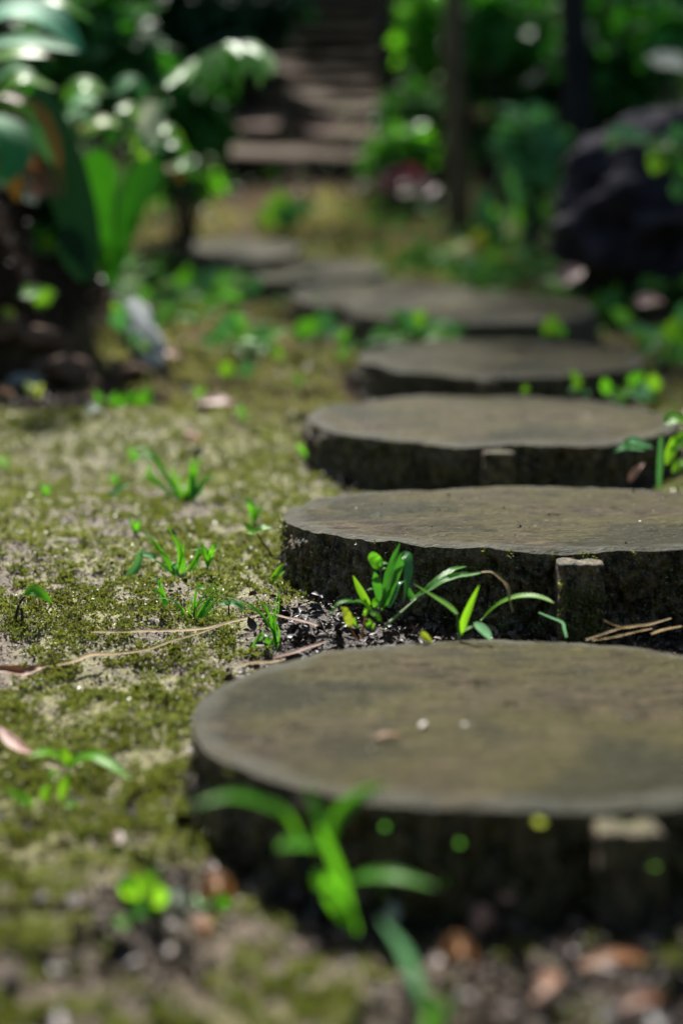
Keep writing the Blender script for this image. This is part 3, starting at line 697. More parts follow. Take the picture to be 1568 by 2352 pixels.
plant('weed', 'flat yellow-green leaves behind the fine-bladed tuft', 'weed', (470, 1362), [
    ('leaf', 'lime', [(c5((950, 350), (920, 345), (900, 330)), 16, dict(prof='leaf')), (c5((955, 352), (990, 350), (1010, 352)), 13, dict(prof='leaf')), (c5((960, 352), (1010, 375), (1090, 375), (1150, 365)), 7, {})])])
# -- straws and dead leaves on the moss
def litter_piece(name, label, cat, pts, w, mat, d, dd=(0, 0), prof='leaf', ripple=.2, group=None, hint=HINT, fold=.3, tone=.5):
    V, Fc, lt, ls = blade(pts, w, d, dd=dd, prof=prof, ripple=ripple, hint=hint, fold=fold, n=26)
    b0 = V.mean(0); o = Bag().add(V, Fc, ls=ls, tone=np.clip(tone+.3*(lt-.5), 0, 1)).obj(name, M[mat], None, b0); o.location = b0
    return tag(o, label, cat, group)
def gdepth(pts, lift=.0): 
    a, b = G(*pts[0])[1], G(*pts[-1])[1]; return a-lift, b-lift
for lab, pts, w, pf, m in [
    ('long forked tan straw bending across the moss with a papery sheath', c5((262, 705), (340, 688), (420, 655), (540, 652), (680, 632), (800, 590), (920, 555), (1050, 508)), 10, 'sheath', 'dry'),
    ('thin straight straw running above the papery-sheathed one', c5((430, 552), (560, 550), (700, 546), (900, 540), (1050, 508), (1220, 464)), 8, 'straw', 'dry'),
    ('reddish thin straw running from the forked straws to the sharp log slice', c5((1238, 462), (1300, 482), (1380, 500), (1460, 522)), 6, 'straw', 'brown'),
    ('pale twig lying along the back rim of the front step', c5((1090, 712), (1160, 692), (1240, 690), (1310, 676)), 9, 'straw', 'dry'),
    ('brown twig crossing the dark litter behind the front step', c5((1250, 668), (1330, 650), (1410, 625), (1490, 598)), 10, 'straw', 'brown')]:
    a, b = gdepth(pts, .045)
    litter_piece('dry_straw', lab, 'straw', pts, w*1.05, m, a, (0, b-a), pf, .15, 'dry straws lying on the moss', tone=.6)
plant('twig_knot', 'small black twig knot sticking up where the straws cross', 'twig', (525, 1432), [
    ('knot', 'twig', [(c5((1030, 520), (1050, 490), (1048, 470)), 12, T), (c5((1048, 495), (1075, 515), (1085, 525)), 8, T)])])
dl = c5((-60, 735), (20, 728), (110, 738), (170, 722), (225, 702))
a, b = gdepth(dl, .03)
litter_piece('fallen_leaf', 'long curled brown leaf lying at the end of the sheathed straw', 'leaf', dl, 26, 'brown', a, (0, b-a), 'lance', .15, 'fallen leaves', fold=.5, tone=.6)
litter_piece('fallen_leaf', 'narrow pinkish-brown leaf lying behind the blurred leafy sprig', 'leaf', c5((0, 985), (40, 1040), (90, 1080), (150, 1110)), 30, 'pinkleaf', .99, (0, -.03), 'lance', .1, 'fallen leaves', tone=.4)
# -- blurred grass behind the sharp band
plant('grass_tuft', 'soft blurred grass tuft with one wide bluish blade, behind the fine-bladed tuft', 'grass tuft', (400, 1322), [
    ('blade', 'bluish', [(c5((530, 412), (580, 330), (630, 250), (655, 165)), 26, dict(prof='lance')), (c5((820, 290), (800, 250), (830, 230)), 14, {}), (c5((720, 215), (690, 200), (620, 190)), 18, dict(prof='leaf'))]),
    ('blades*', 'grass', [(c5((800, 300), (760, 215), (720, 150), (640, 65)), 9), (c5((810, 300), (825, 200), (800, 120), (760, 50)), 8), (c5((835, 295), (838, 230), (845, 130)), 8),
                          (c5((815, 300), (770, 260), (690, 205)), 9), (c5((850, 295), (880, 250), (920, 180), (860, 175)), 12), (c5((855, 300), (900, 270), (940, 250)), 10, dict(prof='leaf'))])], None, 'grass tufts on the moss')
plant('grass_tuft', 'larger blurred grass tuft with a red base standing alone farther up the moss', 'grass tuft', (430, 1158), [
    ('blades*', 'grass', [(c3((860, 1130), (880, 1020), (885, 920)), 17, up_face), (c3((880, 1125), (930, 1050), (975, 985)), 16), (c3((840, 1130), (760, 1010), (700, 920), (610, 905)), 12),
                          (c3((845, 1130), (800, 1030), (790, 960)), 9), (c3((890, 1120), (910, 1060), (900, 1110)), 15), (c3((830, 1120), (740, 1060), (690, 1000), (680, 950)), 12), (c3((700, 900), (660, 880), (610, 875)), 9)]),
    ('blade', 'bluish', [(c3((470, 1170), (500, 1120), (550, 1070), (600, 1045)), 17, dict(prof='lance')), (c3((885, 1120), (890, 1060), (875, 990)), 20, dict(prof='leaf')), (c3((740, 950), (690, 925), (620, 920)), 11)]),
    ('base', 'ochre', [(c3((855, 1140), (858, 1110), (850, 1080)), 18, {})])], None, 'grass tufts on the moss')
plant('grass_tuft', 'soft row of short grass blades near the foot of the dark bank', 'grass tuft', (318, 940), [
    ('blades*', 'grass', [(c3((650, 715), (660, 650), (690, 590)), 22), (c3((660, 715), (680, 670), (705, 700)), 18), (c3((620, 700), (610, 660), (630, 610)), 20), (c3((530, 705), (525, 660), (540, 620)), 24), (c3((560, 700), (580, 650), (600, 625)), 20)])], None, 'grass tufts on the moss')
def sprig(name, label, cat, root_px, lv, mats, d=None, group=None, stems=True):
    """a little weed: leaves given as (u, v, angle deg, length px, width px)"""
    g, dg = G(*root_px); d = d or dg; o = thing(name, W(*root_px, d), label, cat, group); bags = {}
    sb = Bag()
    lv = list(lv) + [(u+rng.uniform(-30, 30), v+rng.uniform(-14, 16), an+rng.uniform(-50, 50), L*rng.uniform(.6, .95), w*rng.uniform(.6, .9)) for (u, v, an, L, w) in lv if len(lv) > 2]
    for i, (u, v, an, L, w) in enumerate(lv):
        if dg > 1.5: L, w = L*1.15, w*1.15
        ca, sa = math.cos(R(an)), -math.sin(R(an)); q = rng.uniform(-.015, .015)*d
        pts = [(u-ca*L/2, v-sa*L/2), (u, v-3), (u+ca*L/2, v+sa*L/2)]
        addb(bags.setdefault(mats[i % len(mats)], Bag()), blade(pts, w, d+q, dd=(0, rng.uniform(-.01, .01)), prof='leaf', fold=.12, hint=np.array([rng.uniform(-.3, .3), -.7, .7]), n=9))
        if stems:
            V, Fc = tube(np.array([W(*root_px, d), W((root_px[0]+u)/2, (root_px[1]+v)/2-4, d+q), W(pts[0][0], pts[0][1], d+q)]), .0014*d/1.2, .0009*d/1.2, 8, 6); sb.add(V, Fc)
    for m, b in bags.items(): b.obj('foliage', M[m], o, o.location)
    if stems: sb.obj('stem', M['stem'], o, o.location)
    return o
WG = 'blurred weeds along the path'
sprig('weed', 'blurred bluish-green weed cluster in the middle of the pale ground', 'weed', (575, 830), [(520, 752, 60, 60, 34), (545, 745, 110, 56, 30), (560, 770, 30, 60, 34), (600, 765, 160, 60, 30), (625, 770, 20, 60, 30), (580, 790, 200, 50, 28), (615, 800, -30, 40, 26), (500, 780, 150, 44, 26)], ['bluish', 'grass', 'lime'], None, WG)
sprig('weed', 'pair of small round leaves, one lime and one bluish, on the pale ground', 'weed', (548, 880), [(520, 848, 100, 34, 30), (568, 848, 70, 40, 32)], ['lime', 'bluish'], None, WG)
sprig('weed', 'leafy weed before the dark edge of the seventh log slice', 'weed', (470, 695), [(430, 640, 80, 60, 30), (455, 650, 120, 60, 30), (480, 640, 40, 66, 30), (505, 680, 80, 64, 40), (525, 635, 20, 60, 26), (555, 640, 150, 50, 26), (580, 660, 60, 50, 26), (420, 670, 170, 46, 24)], ['grass', 'lime', 'bluish', 'grass'], None, WG)
sprig('weed', 'round-leaved weed under the front left rim of the sixth log slice', 'weed', (735, 790), [(720, 750, 60, 50, 34), (745, 742, 110, 56, 44), (700, 770, 150, 44, 26), (765, 765, 30, 40, 28)], ['grass', 'bluish'], None, WG)
sprig('weed', 'bright leafy weed in front of the dark bark of the fifth log slice', 'weed', (945, 800), [(880, 776, 190, 70, 26), (905, 770, 160, 66, 28), (935, 735, 120, 66, 26), (950, 745, 80, 60, 30), (985, 750, 20, 80, 30), (1010, 765, -20, 70, 26), (1040, 765, -50, 50, 26), (965, 775, 40, 60, 30), (990, 775, 10, 60, 24), (920, 790, 180, 60, 20)], ['grass', 'lime', 'bluish', 'grass'], 2.98, WG)
sprig('weed', 'low yellow-green weed left of the clean elliptical log slice', 'weed', (812, 806), [(815, 796, 10, 50, 26), (800, 802, 170, 46, 22), (835, 790, 40, 40, 20)], ['lime', 'grass'], None, WG)
sprig('weed', 'single rounded leaf against the bark at the fifth log slice, right of its stub', 'weed', (1268, 778), [(1265, 748, 70, 50, 34), (1282, 760, 120, 30, 24)], ['lime', 'grass'], 3.02, WG)
sprig('weed', 'bright lime weed standing at the end of the fifth log slice', 'weed', (1385, 762), [(1385, 705, 100, 66, 36), (1370, 700, 160, 44, 28), (1400, 690, 40, 60, 26), (1350, 735, 140, 40, 30), (1410, 740, 60, 40, 24)], ['lime', 'lime', 'bluish'], None, WG)
sprig('weed', 'wide leafy weed beyond the end of the clean elliptical log slice', 'weed', (1530, 850), [(1470, 765, 170, 66, 36), (1510, 770, 20, 70, 40), (1545, 760, 70, 60, 40), (1560, 800, 100, 56, 34), (1490, 800, 30, 50, 30), (1535, 820, 150, 60, 32), (1565, 725, 80, 60, 30), (1520, 840, 20, 50, 26)], ['bluish', 'grass', 'lime'], None, WG)
sprig('weed', 'string of small round leaves along the bark of the clean elliptical log slice', 'weed', (1330, 925), [(1325, 878, 80, 34, 20), (1390, 888, 100, 36, 22), (1345, 905, 20, 20, 14), (1428, 905, 40, 34, 26), (1455, 872, 70, 30, 26), (1480, 890, 20, 40, 28), (1500, 880, 100, 40, 28), (1420, 920, 160, 30, 22), (1465, 910, 160, 50, 26)], ['lime', 'grass', 'bluish'], 2.36, WG, False)
sprig('weed', 'tiny lime leaf peeping above the third log slice at its back rim', 'weed', (1208, 912), [(1206, 896, 80, 24, 13)], ['lime'], 2.34, WG)
plant('weed', 'tall weed with a pale stalk by the broken bark end of the third log slice', 'weed', (1512, 1118), [
    ('leaf', 'bluish', [(c4((1430, 880), (1330, 850), (1300, 890)), 26, dict(prof='leaf')), (c4((1400, 890), (1290, 880), (1250, 905)), 18, dict(prof='leaf'))]),
    ('leaf', 'lime', [(c4((1480, 770), (1530, 745), (1590, 760)), 40, dict(prof='leaf')), (c4((1490, 960), (1510, 900), (1520, 830)), 24, dict(prof='lance')), (c4((1500, 900), (1550, 850), (1590, 800)), 30, dict(prof='leaf')), (c4((1520, 1000), (1560, 950), (1600, 960)), 24, dict(prof='leaf')), (c4((1540, 880), (1570, 840), (1600, 850)), 36, dict(prof='leaf'))]),
    ('stalk', 'bluish', [(c4((1455, 1065), (1460, 960), (1465, 830)), 13, dict(prof='straw'))])], 1.66, WG)
litter_piece('fallen_leaf', 'curled reddish leaf stuck to the broken end of the third log slice', 'leaf', c4((1320, 1040), (1350, 990), (1390, 950)), 18, 'pinkleaf', 1.70, (0, 0), 'leaf', .2, 'fallen leaves')
# moss-lime sprouts behind steps, mid right
sprig('weed', 'yellowish leafy weed on the slope below the dark boulder', 'weed', (1060, 600), [(1040, 568, 20, 70, 36), (1020, 580, 160, 60, 30), (1075, 560, 30, 60, 30), (1100, 555, 70, 60, 30), (1060, 585, 0, 60, 30)], ['yellowgreen', 'lime', 'ochre'], None, WG)
sprig('weed', 'upright bright green weed between the thin trunk and the dark boulder', 'weed', (1125, 575), [(1110, 480, 80, 90, 40), (1120, 520, 100, 90, 44), (1135, 540, 60, 80, 40), (1100, 540, 130, 60, 30), (1150, 500, 40, 60, 30)], ['bluish', 'grass', 'lime'], None, WG)
sprig('weed', 'tall soft green weed close against the dark boulder', 'weed', (1220, 590), [(1215, 430, 80, 110, 40), (1230, 470, 100, 110, 46), (1200, 490, 120, 90, 40), (1215, 540, 80, 90, 40), (1240, 400, 60, 80, 36), (1195, 450, 140, 60, 30)], ['bluish', 'grass', 'deep'], None, WG)
sprig('weed', 'soft pale green weed standing on the path below the flagstones', 'weed', (655, 535), [(640, 480, 80, 80, 56), (665, 490, 60, 70, 44), (690, 485, 40, 70, 40), (620, 500, 140, 50, 30)], ['lime', 'bluish'], None, WG)
sprig('weed', 'pale green weed patch beside the log slice with the weed front, far side', 'weed', (1120, 660), [(1090, 615, 30, 60, 34), (1115, 605, 120, 60, 36), (1140, 640, 60, 56, 32), (1180, 650, 30, 60, 34), (1160, 630, 150, 60, 32), (1210, 665, 20, 50, 28)], ['bluish', 'lime', 'bluish'], None, WG)
sprig('weed', 'small rounded weed at the foot of the dark boulder', 'weed', (1378, 678), [(1372, 640, 60, 60, 44), (1395, 650, 20, 50, 36), (1355, 655, 130, 40, 30)], ['grass', 'lime'], None, WG)
litter_piece('fallen_leaf', 'pinkish rounded leaf at the foot of the dark boulder', 'leaf', [(1285, 655), (1308, 632), (1335, 620)], 50, 'pinkleaf', 3.55, (0, .03), 'oval', .1, 'fallen leaves', tone=.7)
litter_piece('fallen_leaf', 'faded pink-brown leaf on the soil past the end of the fifth log slice', 'leaf', [(1460, 700), (1490, 690), (1520, 690)], 44, 'pinkleaf', 3.3, (0, .03), 'oval', .1, 'fallen leaves')
# tiny sprouts scattered over the moss: one built, the rest copied
bag = Bag()
for k in range(7):
    a = k*2.4; h = .014+.012*((k*37) % 10)/10; tip = np.array([math.cos(a)*.012, math.sin(a)*.009, h])
    addb(bag, strip(np.array([[0, 0, -.002], tip*[.4, .4, .75], tip]), .0022 if k < 4 else .0042, np.array([0, -.6, .8]), 'grass' if k < 4 else 'leaf', .2, 9, .1, k))
sp0 = None
for (x, y) in [(-.10, 1.62), (-.22, 1.50), (-.36, 1.72), (-.05, 1.98), (-.30, 2.05), (-.16, 2.30), (-.47, 1.98), (-.02, 2.42), (-.40, 2.36), (-.26, 2.62), (-.08, 2.72), (.0, 2.95), (-.22, 3.0), (-.13, 1.36), (-.33, 1.33), (.02, 2.2), (.0, 3.3), (-.3, 1.88)]:
    if sp0 is None: o = sp0 = bag.obj('sprout', M['grass'])
    else: o = sp0.copy(); COL.objects.link(o)
    o.location = tuple(on_ground(x, y, .004)); o.rotation_euler = (0, 0, rng.uniform(0, 6.28)); k = rng.uniform(.8, 1.3)*(1+.35*max(0, y-1.5)); o.scale = (k, k, k)
    tag(o, 'tiny bright green sprout, one of those scattered over the moss', 'sprout', 'tiny sprouts scattered over the moss')
# -- foreground, strongly blurred
plant('grass_sprout', 'big blurred grass shoot with arching blades in front of the nearest step', 'grass', (812, 2146), [
    ('blade', 'grass', [
        ([(690, 1930), (655, 1872), (590, 1838), (520, 1828), (440, 1852)], 26, dict(dd=(-.01, -.04), prof='lance')),
        ([(758, 1935), (772, 1880), (820, 1832), (885, 1800)], 34, dict(dd=(-.01, .0), prof='lance', **up_face)),
        ([(750, 1950), (700, 1935), (660, 1940), (638, 1952)], 36, dict(dd=(-.01, -.03), prof='leaf')),
        ([(800, 2022), (850, 2010), (915, 2012), (1000, 2036)], 28, dict(dd=(-.01, -.03), prof='lance')),
        ([(742, 1900), (722, 1850), (705, 1795)], 26, dict(dd=(-.01, .0)))]),
    ('blade', 'grass', [([(748, 2010), (762, 2050), (790, 2095), (822, 2140)], 40, dict(dd=(-.03, 0), prof='lance', **up_face)),
                       ([(812, 2140), (790, 2040), (760, 1960), (735, 1900)], 22, dict(dd=(0, -.012), prof='straw', **up_face)),
                       ([(740, 2040), (735, 2015), (750, 1995)], 30, dict(dd=(-.02, -.02), prof='leaf'))]),
    ('stem', 'stem', [([(815, 2150), (790, 2050), (750, 1930)], 14, T)]),
], .70)
plant('bent_grass_blade', 'pale blurred grass blade sprouting at the bottom edge of the picture', 'grass', (990, 2352), [
    ('blade', 'bluish', [([(1000, 2352), (958, 2260), (925, 2180), (872, 2110)], 28, dict(prof='lance', dd=(0, .04)))]),
    ('blade', 'grass', [([(1010, 2400), (985, 2320), (970, 2270)], 44, dict(prof='lance', dd=(0, .01))), ([(970, 2400), (1000, 2330), (1040, 2300)], 40, dict(prof='lance'))])], .61)
plant('weed', 'bright blurred leafy sprig on the moss beside the nearest step', 'weed', (158, 1800), [
    ('leaf', 'lime', [([(150, 1742), (110, 1728), (70, 1738)], 26, dict(prof='leaf', dd=(0, -.02))), ([(165, 1752), (210, 1735), (255, 1755), (300, 1790)], 28, dict(prof='lance', dd=(0, -.03))), ([(158, 1760), (150, 1735), (140, 1718)], 22, dict(prof='leaf')), ([(160, 1765), (175, 1740), (200, 1730)], 20, dict(prof='leaf'))]),
    ('leaf', 'yellowgreen', [([(320, 1785), (345, 1782), (380, 1795)], 12, dict(prof='leaf', dd=(0, .0)))]),
    ('stem', 'stem', [([(160, 1810), (155, 1780), (158, 1745)], 8, T)])], None, WG)
plant('weed', 'blurred low sprig of lime leaves with one pale leaf, nearest the picture edge', 'weed', (120, 1880), [
    ('leaf', 'lime', [([(70, 1850), (45, 1830), (15, 1810)], 26, dict(prof='leaf')), ([(75, 1855), (60, 1835), (55, 1845)], 24, dict(prof='leaf')), ([(100, 1840), (108, 1820), (118, 1800)], 30, dict(prof='leaf')), ([(140, 1840), (150, 1800), (160, 1780)], 24, dict(prof='leaf')), ([(150, 1850), (170, 1850), (182, 1880)], 24, dict(prof='leaf')), ([(120, 1770), (125, 1780), (108, 1768)], 20, dict(prof='leaf'))]),
    ('leaf', 'pale', [([(195, 1880), (215, 1892), (238, 1912)], 32, dict(prof='leaf'))])], None, WG)
sprig('clover', 'blurred round-leaved clover on the mossy ground in front of the nearest step', 'clover', (320, 2115), [(300, 2040, 120, 66, 50), (345, 2030, 50, 66, 48), (325, 2090, 10, 80, 44), (365, 2060, 100, 50, 40), (350, 2095, 160, 50, 40)], ['lime', 'lime', 'grass'], None, 'blurred clovers')
sprig('clover', 'flat pale green clover just before the larger round-leaved one', 'clover', (262, 2140), [(255, 2128, 10, 76, 34), (232, 2188, 40, 60, 40), (275, 2120, 150, 50, 30)], ['lime', 'grass'], None, 'blurred clovers')
sprig('clover', 'dim green clover touching the shaded foot of the nearest step', 'clover', (490, 2090), [(492, 2050, 70, 70, 50), (505, 2035, 110, 46, 36), (465, 2070, 150, 46, 34)], ['grass'], None, 'blurred clovers')
FL = 'fallen leaves'
def ground_leaf(label, u, v, L, w, an, mat, lift=.008, tone=.5, rip=.2):
    g, d = G(u, v); a = R(an); ax = np.array([math.cos(a), math.sin(a), 0]); s = d/F
    P = [g-ax*L*s/2+np.array([0, 0, lift]), g+np.array([0, 0, lift*1.9]), g+ax*L*s/2+np.array([0, 0, lift*.7])]
    V, Fc, lt, ls = strip(np.array(P), w*s, np.array([0, -.45, .9]), 'leaf', .3, 14, rip, rng.integers(999))
    b0 = V.mean(0); o = Bag().add(V, Fc, ls=ls, tone=np.clip(tone+.3*(lt-.5), 0, 1)).obj('fallen_leaf', M[mat], None, b0); o.location = b0
    return tag(o, label, 'leaf', FL)
ground_leaf('small orange leaf lying on the moss before the nearest step', 502, 2118, 84, 60, 20, 'orange', .012, .6)
ground_leaf('rusty leaf scrap just in front of the small orange leaf', 472, 2182, 60, 44, 70, 'orange', .008, .2)
ground_leaf('silvery grey dead leaf next to the small orange leaf', 410, 2122, 50, 44, 0, 'pale', .008, .1)
ground_leaf('pale orange leaf in the litter at the bottom of the picture', 1056, 2252, 80, 56, 10, 'orange', .01, .9)
ground_leaf('long orange-brown leaf with a raised edge in the foreground litter', 1420, 2245, 230, 34, 8, 'orange', .006, .1)
ground_leaf('rust-coloured leaf pointing at the long orange-brown one', 1262, 2300, 150, 40, 50, 'brown', .006, .9)
ground_leaf('dull brown leaf in the bottom corner beyond the rusty one', 1480, 2335, 170, 40, 12, 'brown', .005, .5)
ground_leaf('pinkish leaf scrap on the ground before the bark of the nearest step', 1110, 2180, 70, 44, 30, 'pinkleaf', .01, .3)
ground_leaf('whitish leaf scrap near the pale blurred grass blade at the bottom', 905, 2165, 44, 34, 60, 'pale', .01, .2)
ground_leaf('grey-lilac leaf scrap lying against the nearest step', 1090, 2125, 60, 40, 0, 'pinkleaf', .012, .1)
ground_leaf('orange-brown leaf tip at the edge of the moss near the bank foot', 8, 925, 60, 40, 30, 'orange', .012, .7)
ground_leaf('buff leaf resting on the moss near the foot of the bank', 220, 965, 46, 36, 40, 'pale', .01, .0)
ground_leaf('rust leaf behind the alone-standing grass tuft', 445, 1032, 44, 34, 60, 'orange', .012, .3)
ground_leaf('pink dead leaf lying flat halfway to the bank', 500, 935, 110, 34, 4, 'pinkleaf', .006, .5)
ground_leaf('dark red-brown leaf beside the grey slate', 392, 835, 80, 44, 10, 'brown', .01, .5)
ground_leaf('yellow-green fallen leaf at the foot of the bank', 82, 935, 44, 36, 80, 'yellowgreen', .02, .5)
ground_leaf('pinkish leaf flat on the front step', 0, 0, 1, 1, 0, 'pinkleaf') if False else None
# tiny leaflets sprouting from the bark of the nearest step
cx, cy, cz, rx, ry = STONES[0][:5]
for i, (u, v, s, m, lab) in enumerate([
    (1056, 1940, 10, 'grass', 'tiny bright leaflet on the dark front of the nearest step, upper one of the pair'), (1020, 2031, 10, 'grass', 'tiny bright leaflet on the dark front of the nearest step, just below the upper one'),
    (1502, 1990, 15, 'lime', 'tiny lime leaflet on the right-hand side of the front stub'), (884, 1902, 10, 'grass', 'dim tiny leaflet behind the blurred grass shoot, under the rim'),
    (880, 2056, 9, 'grass', 'dim tiny leaflet below the lower arching blade'), (1240, 1892, 20, 'yellowgreen', 'pale green moss sprig just under the rim, by the front stub'), (1164, 2064, 26, 'pinkleaf', 'pinkish bark scrap near the foot of the nearest step')]):
    r = ray(u, v); o_ = np.array([0, 0, CAMZ])
    a = (r[0]/rx)**2+(r[1]/ry)**2; b = -2*(r[0]*cx/rx**2+r[1]*cy/ry**2); c = (cx/rx)**2+(cy/ry)**2-1
    t = (-b-math.sqrt(max(b*b-4*a*c, 0)))/(2*a)-(.030 if u > 1450 else .014); p = o_+r*t; w = s*t/F
    V, Fc, lt, ls = strip(np.array([p+[0, .012, -.3*w], p, p+[.2*w, -w, .25*w]]), 1.2*w, np.array([0, -.5, .9]), 'oval', .15, 9)
    b0 = V.mean(0); q = Bag().add(V, Fc, ls=ls, tone=.8).obj('leaflet' if m != 'pinkleaf' else 'bark_scrap', M[m], None, b0); q.location = b0
    tag(q, lab, 'leaflet' if m != 'pinkleaf' else 'bark scrap', 'leaflets on the nearest step')

def on_step(u, v, k):                      # a point on the cut face of step k
    r = ray(u, v); x_, y_, z_, _, ry_, rise_ = STONES[k][:6]; sl = rise_/(2*ry_)
    t = (z_-sl*y_)/(r[2]-sl*r[1]); return np.array([0, 0, CAMZ])+r*t
for lab, u, v, L_, w_, an, mt, k in [('faint reddish leaf scrap lying on top of the nearest step', 890, 1695, .018, .004, 8, 'brown', 0), ('tiny dark leaf scrap on top of the sharp mossy log slice', 868, 1191, .010, .004, 5, 'darkleaf', 1)]:
    g = on_step(u, v, k); ax = np.array([math.cos(R(an)), math.sin(R(an)), 0])
    V, Fc, lt, ls = strip(np.array([g-ax*L_/2+[0, 0, .0005], g+[0, 0, .0025], g+ax*L_/2+[0, 0, .001]]), w_, np.array([0, -.2, 1]), 'leaf', .25, 12, .2, 3)
    b0 = V.mean(0); q = Bag().add(V, Fc, ls=ls, tone=.6).obj('leaf_scrap', M[mt], None, b0); q.location = b0; tag(q, lab, 'leaf scrap', FL)
P_ = []
for k, nn in ((0, 26), (1, 60), (2, 20)):
    x_, y_, z_, rx_, ry_, rise_ = STONES[k][:6]; a = rng.uniform(0, 2*np.pi, nn); q = np.sqrt(rng.random(nn))*.93
    P_.append(np.stack([x_+rx_*q*np.cos(a), y_+ry_*q*np.sin(a), z_+CAMZ+rise_/(2*ry_)*ry_*q*np.sin(a)+.0006], -1))
P_ = np.concatenate(P_); V, Fc, per = lumps(P_, rng.gamma(2, .00055, len(P_))+.0005, .5)
tag(link('crumbs', mesh_of('crumbs', V, Fc, M['grit'], {'tone': np.repeat(rng.choice([.0, .1, .75, 1], len(P_)), per)}, False)), 'specks of grit lying on the tops of the nearest log slices', 'grit', None, 'stuff')

# ------------------------------------------------------------------ the bank's plants (out of focus)
def frond_plant(name, label, cat, root_px, d, lv, group=None, leafname='leaf'):
    o = thing(name, W(*root_px, d), label, cat, group)
    for m, pts, w, kw in lv:
        bag = Bag(); kw = dict(dict(prof='leaf', fold=.15), **kw); tn = kw.pop('tone', .5)
        addb(bag, blade(pts, w, d, **kw), tn); bag.obj(kw.get('nm', leafname), M[m], o, o.location)
    return o
frond_plant('birds_nest_fern', 'bright upright fern of two broad leaves at the foot of the bank', 'fern', (258, 655), 2.95, [
    ('fern', [(255, 652), (238, 560), (222, 450), (226, 345)], 108, dict(hint=np.array([.25, -1, .2]), prof='paddle', ripple=.12, fold=.22, dd=(0, -.1), tone=.5)),
    ('fern', [(262, 652), (285, 560), (315, 460), (362, 362)], 98, dict(hint=np.array([-.25, -1, .3]), prof='paddle', ripple=.12, fold=.22, dd=(0, .0), tone=.7)),
    ('deep', [(262, 655), (268, 560), (292, 450)], 60, dict(hint=np.array([0, -1, .1]), prof='lance', dd=(0, .12))),
    ('grass', [(258, 655), (250, 590), (268, 500), (262, 400)], 70, dict(hint=np.array([-.4, -1, .2]), prof='lance', dd=(0, .1)))])
frond_plant('broad_leaf_plant', 'dark strap-leaved plant hanging over the bank with a withered ochre leaf', 'plant', (120, 470), 2.72, [
    ('darkleaf', [(85, 190), (120, 290), (160, 420), (200, 560), (215, 650)], 120, dict(hint=np.array([-.5, -1, .2]), prof='lance', dd=(.05, -.02))),
    ('ochre', [(-20, 215), (50, 232), (105, 280), (130, 350), (146, 450)], 34, dict(prof='lance', dd=(0, -.05), ripple=.2)),
    ('bluish', [(70, 270), (95, 320), (125, 385)], 40, dict(prof='lance', dd=(-.02, -.04))),
    ('brown', [(60, 330), (90, 400), (135, 455)], 56, dict(prof='leaf', ripple=.2)),
    ('ochre', [(20, 380), (35, 420), (40, 465)], 40, dict(prof='leaf')),
    ('pinkleaf', [(70, 420), (85, 440), (95, 455)], 34, dict(prof='leaf')),
    ('bigleaf', [(-30, 262), (20, 300), (36, 360), (10, 425)], 92, dict(prof='leaf', hint=np.array([.3, -.5, .9]), dd=(0, -.06), tone=.1)),
    ('darkleaf', [(150, 520), (170, 580), (190, 650)], 70, dict(hint=np.array([0, -1, .1])))])
frond_plant('large_leaf_plant', 'plant with big shiny ribbed leaves at the upper corner of the picture', 'plant', (-40, 240), 2.55, [
    ('bigleaf', [(-70, 70), (20, 25), (110, 40), (190, 118)], 120, dict(prof='lance', hint=np.array([.1, -.55, .9]), tone=.9)),
    ('bigleaf', [(-60, 110), (30, 95), (100, 100), (178, 118)], 60, dict(prof='lance', dd=(.03, 0))),
    ('lime', [(-30, 140), (40, 120), (110, 130)], 46, dict(prof='leaf', dd=(.05, .03))),
    ('grass', [(80, 5), (150, 10), (215, 50)], 44, dict(prof='leaf', dd=(.08, .1))),
    ('bluish', [(-20, 190), (30, 160), (80, 165)], 46, dict(prof='leaf')),
    ('lime', [(-10, 225), (50, 180), (130, 205)], 44, dict(prof='leaf', dd=(.02, .04))),
    ('ochre', [(50, 105), (90, 112), (125, 135)], 30, dict(prof='leaf', dd=(.06, .06))),
    ('lime', [(40, 240), (60, 255), (82, 270)], 40, dict(prof='leaf'))])
frond_plant('leafy_plant', 'plant of bright crinkled leaves and one cream leaf behind the two-leaved fern', 'plant', (285, 430), 3.1, [
    ('lime', [(150, 235), (190, 195), (245, 215)], 60, dict(tone=.2)), ('bluish', [(160, 250), (190, 230), (225, 240)], 70, dict(tone=1, hint=np.array([0, -.4, .9]))),
    ('bluish', [(150, 270), (190, 265), (225, 290)], 46, dict(tone=.8)),
    ('yellowgreen', [(180, 300), (230, 278), (282, 290)], 40, dict(tone=.1)), ('lime', [(200, 310), (240, 285), (275, 270)], 30, {}),
    ('pale', [(335, 232), (348, 275), (340, 358)], 62, dict(hint=np.array([0, -.8, .5]), tone=.9)),
    ('bluish', [(310, 350), (345, 325), (385, 350)], 50, dict(tone=.9)), ('bluish', [(260, 215), (300, 190), (335, 225)], 60, dict(tone=.1)),
    ('lime', [(290, 300), (320, 330), (330, 370)], 40, {}), ('grass', [(360, 260), (378, 240), (392, 235)], 36, {}), ('lime', [(360, 300), (390, 300), (420, 330)], 40, {}),
    ('grass', [(385, 330), (410, 335), (430, 360)], 36, {}), ('deep', [(300, 260), (270, 300), (250, 340)], 50, {}), ('grass', [(395, 390), (420, 380), (450, 395)], 40, {}),
    ('ochre', [(380, 380), (405, 395), (420, 420)], 40, {}), ('lime', [(270, 250), (300, 250), (320, 280)], 40, {})])
pin = [(300, 255), (360, 215), (420, 165), (480, 122), (545, 102), (600, 115), (622, 150)]
o = thing('drooping_frond', W(250, 300, 3.2), 'drooping compound leaf with shiny finger-like leaflets over the path', 'plant')
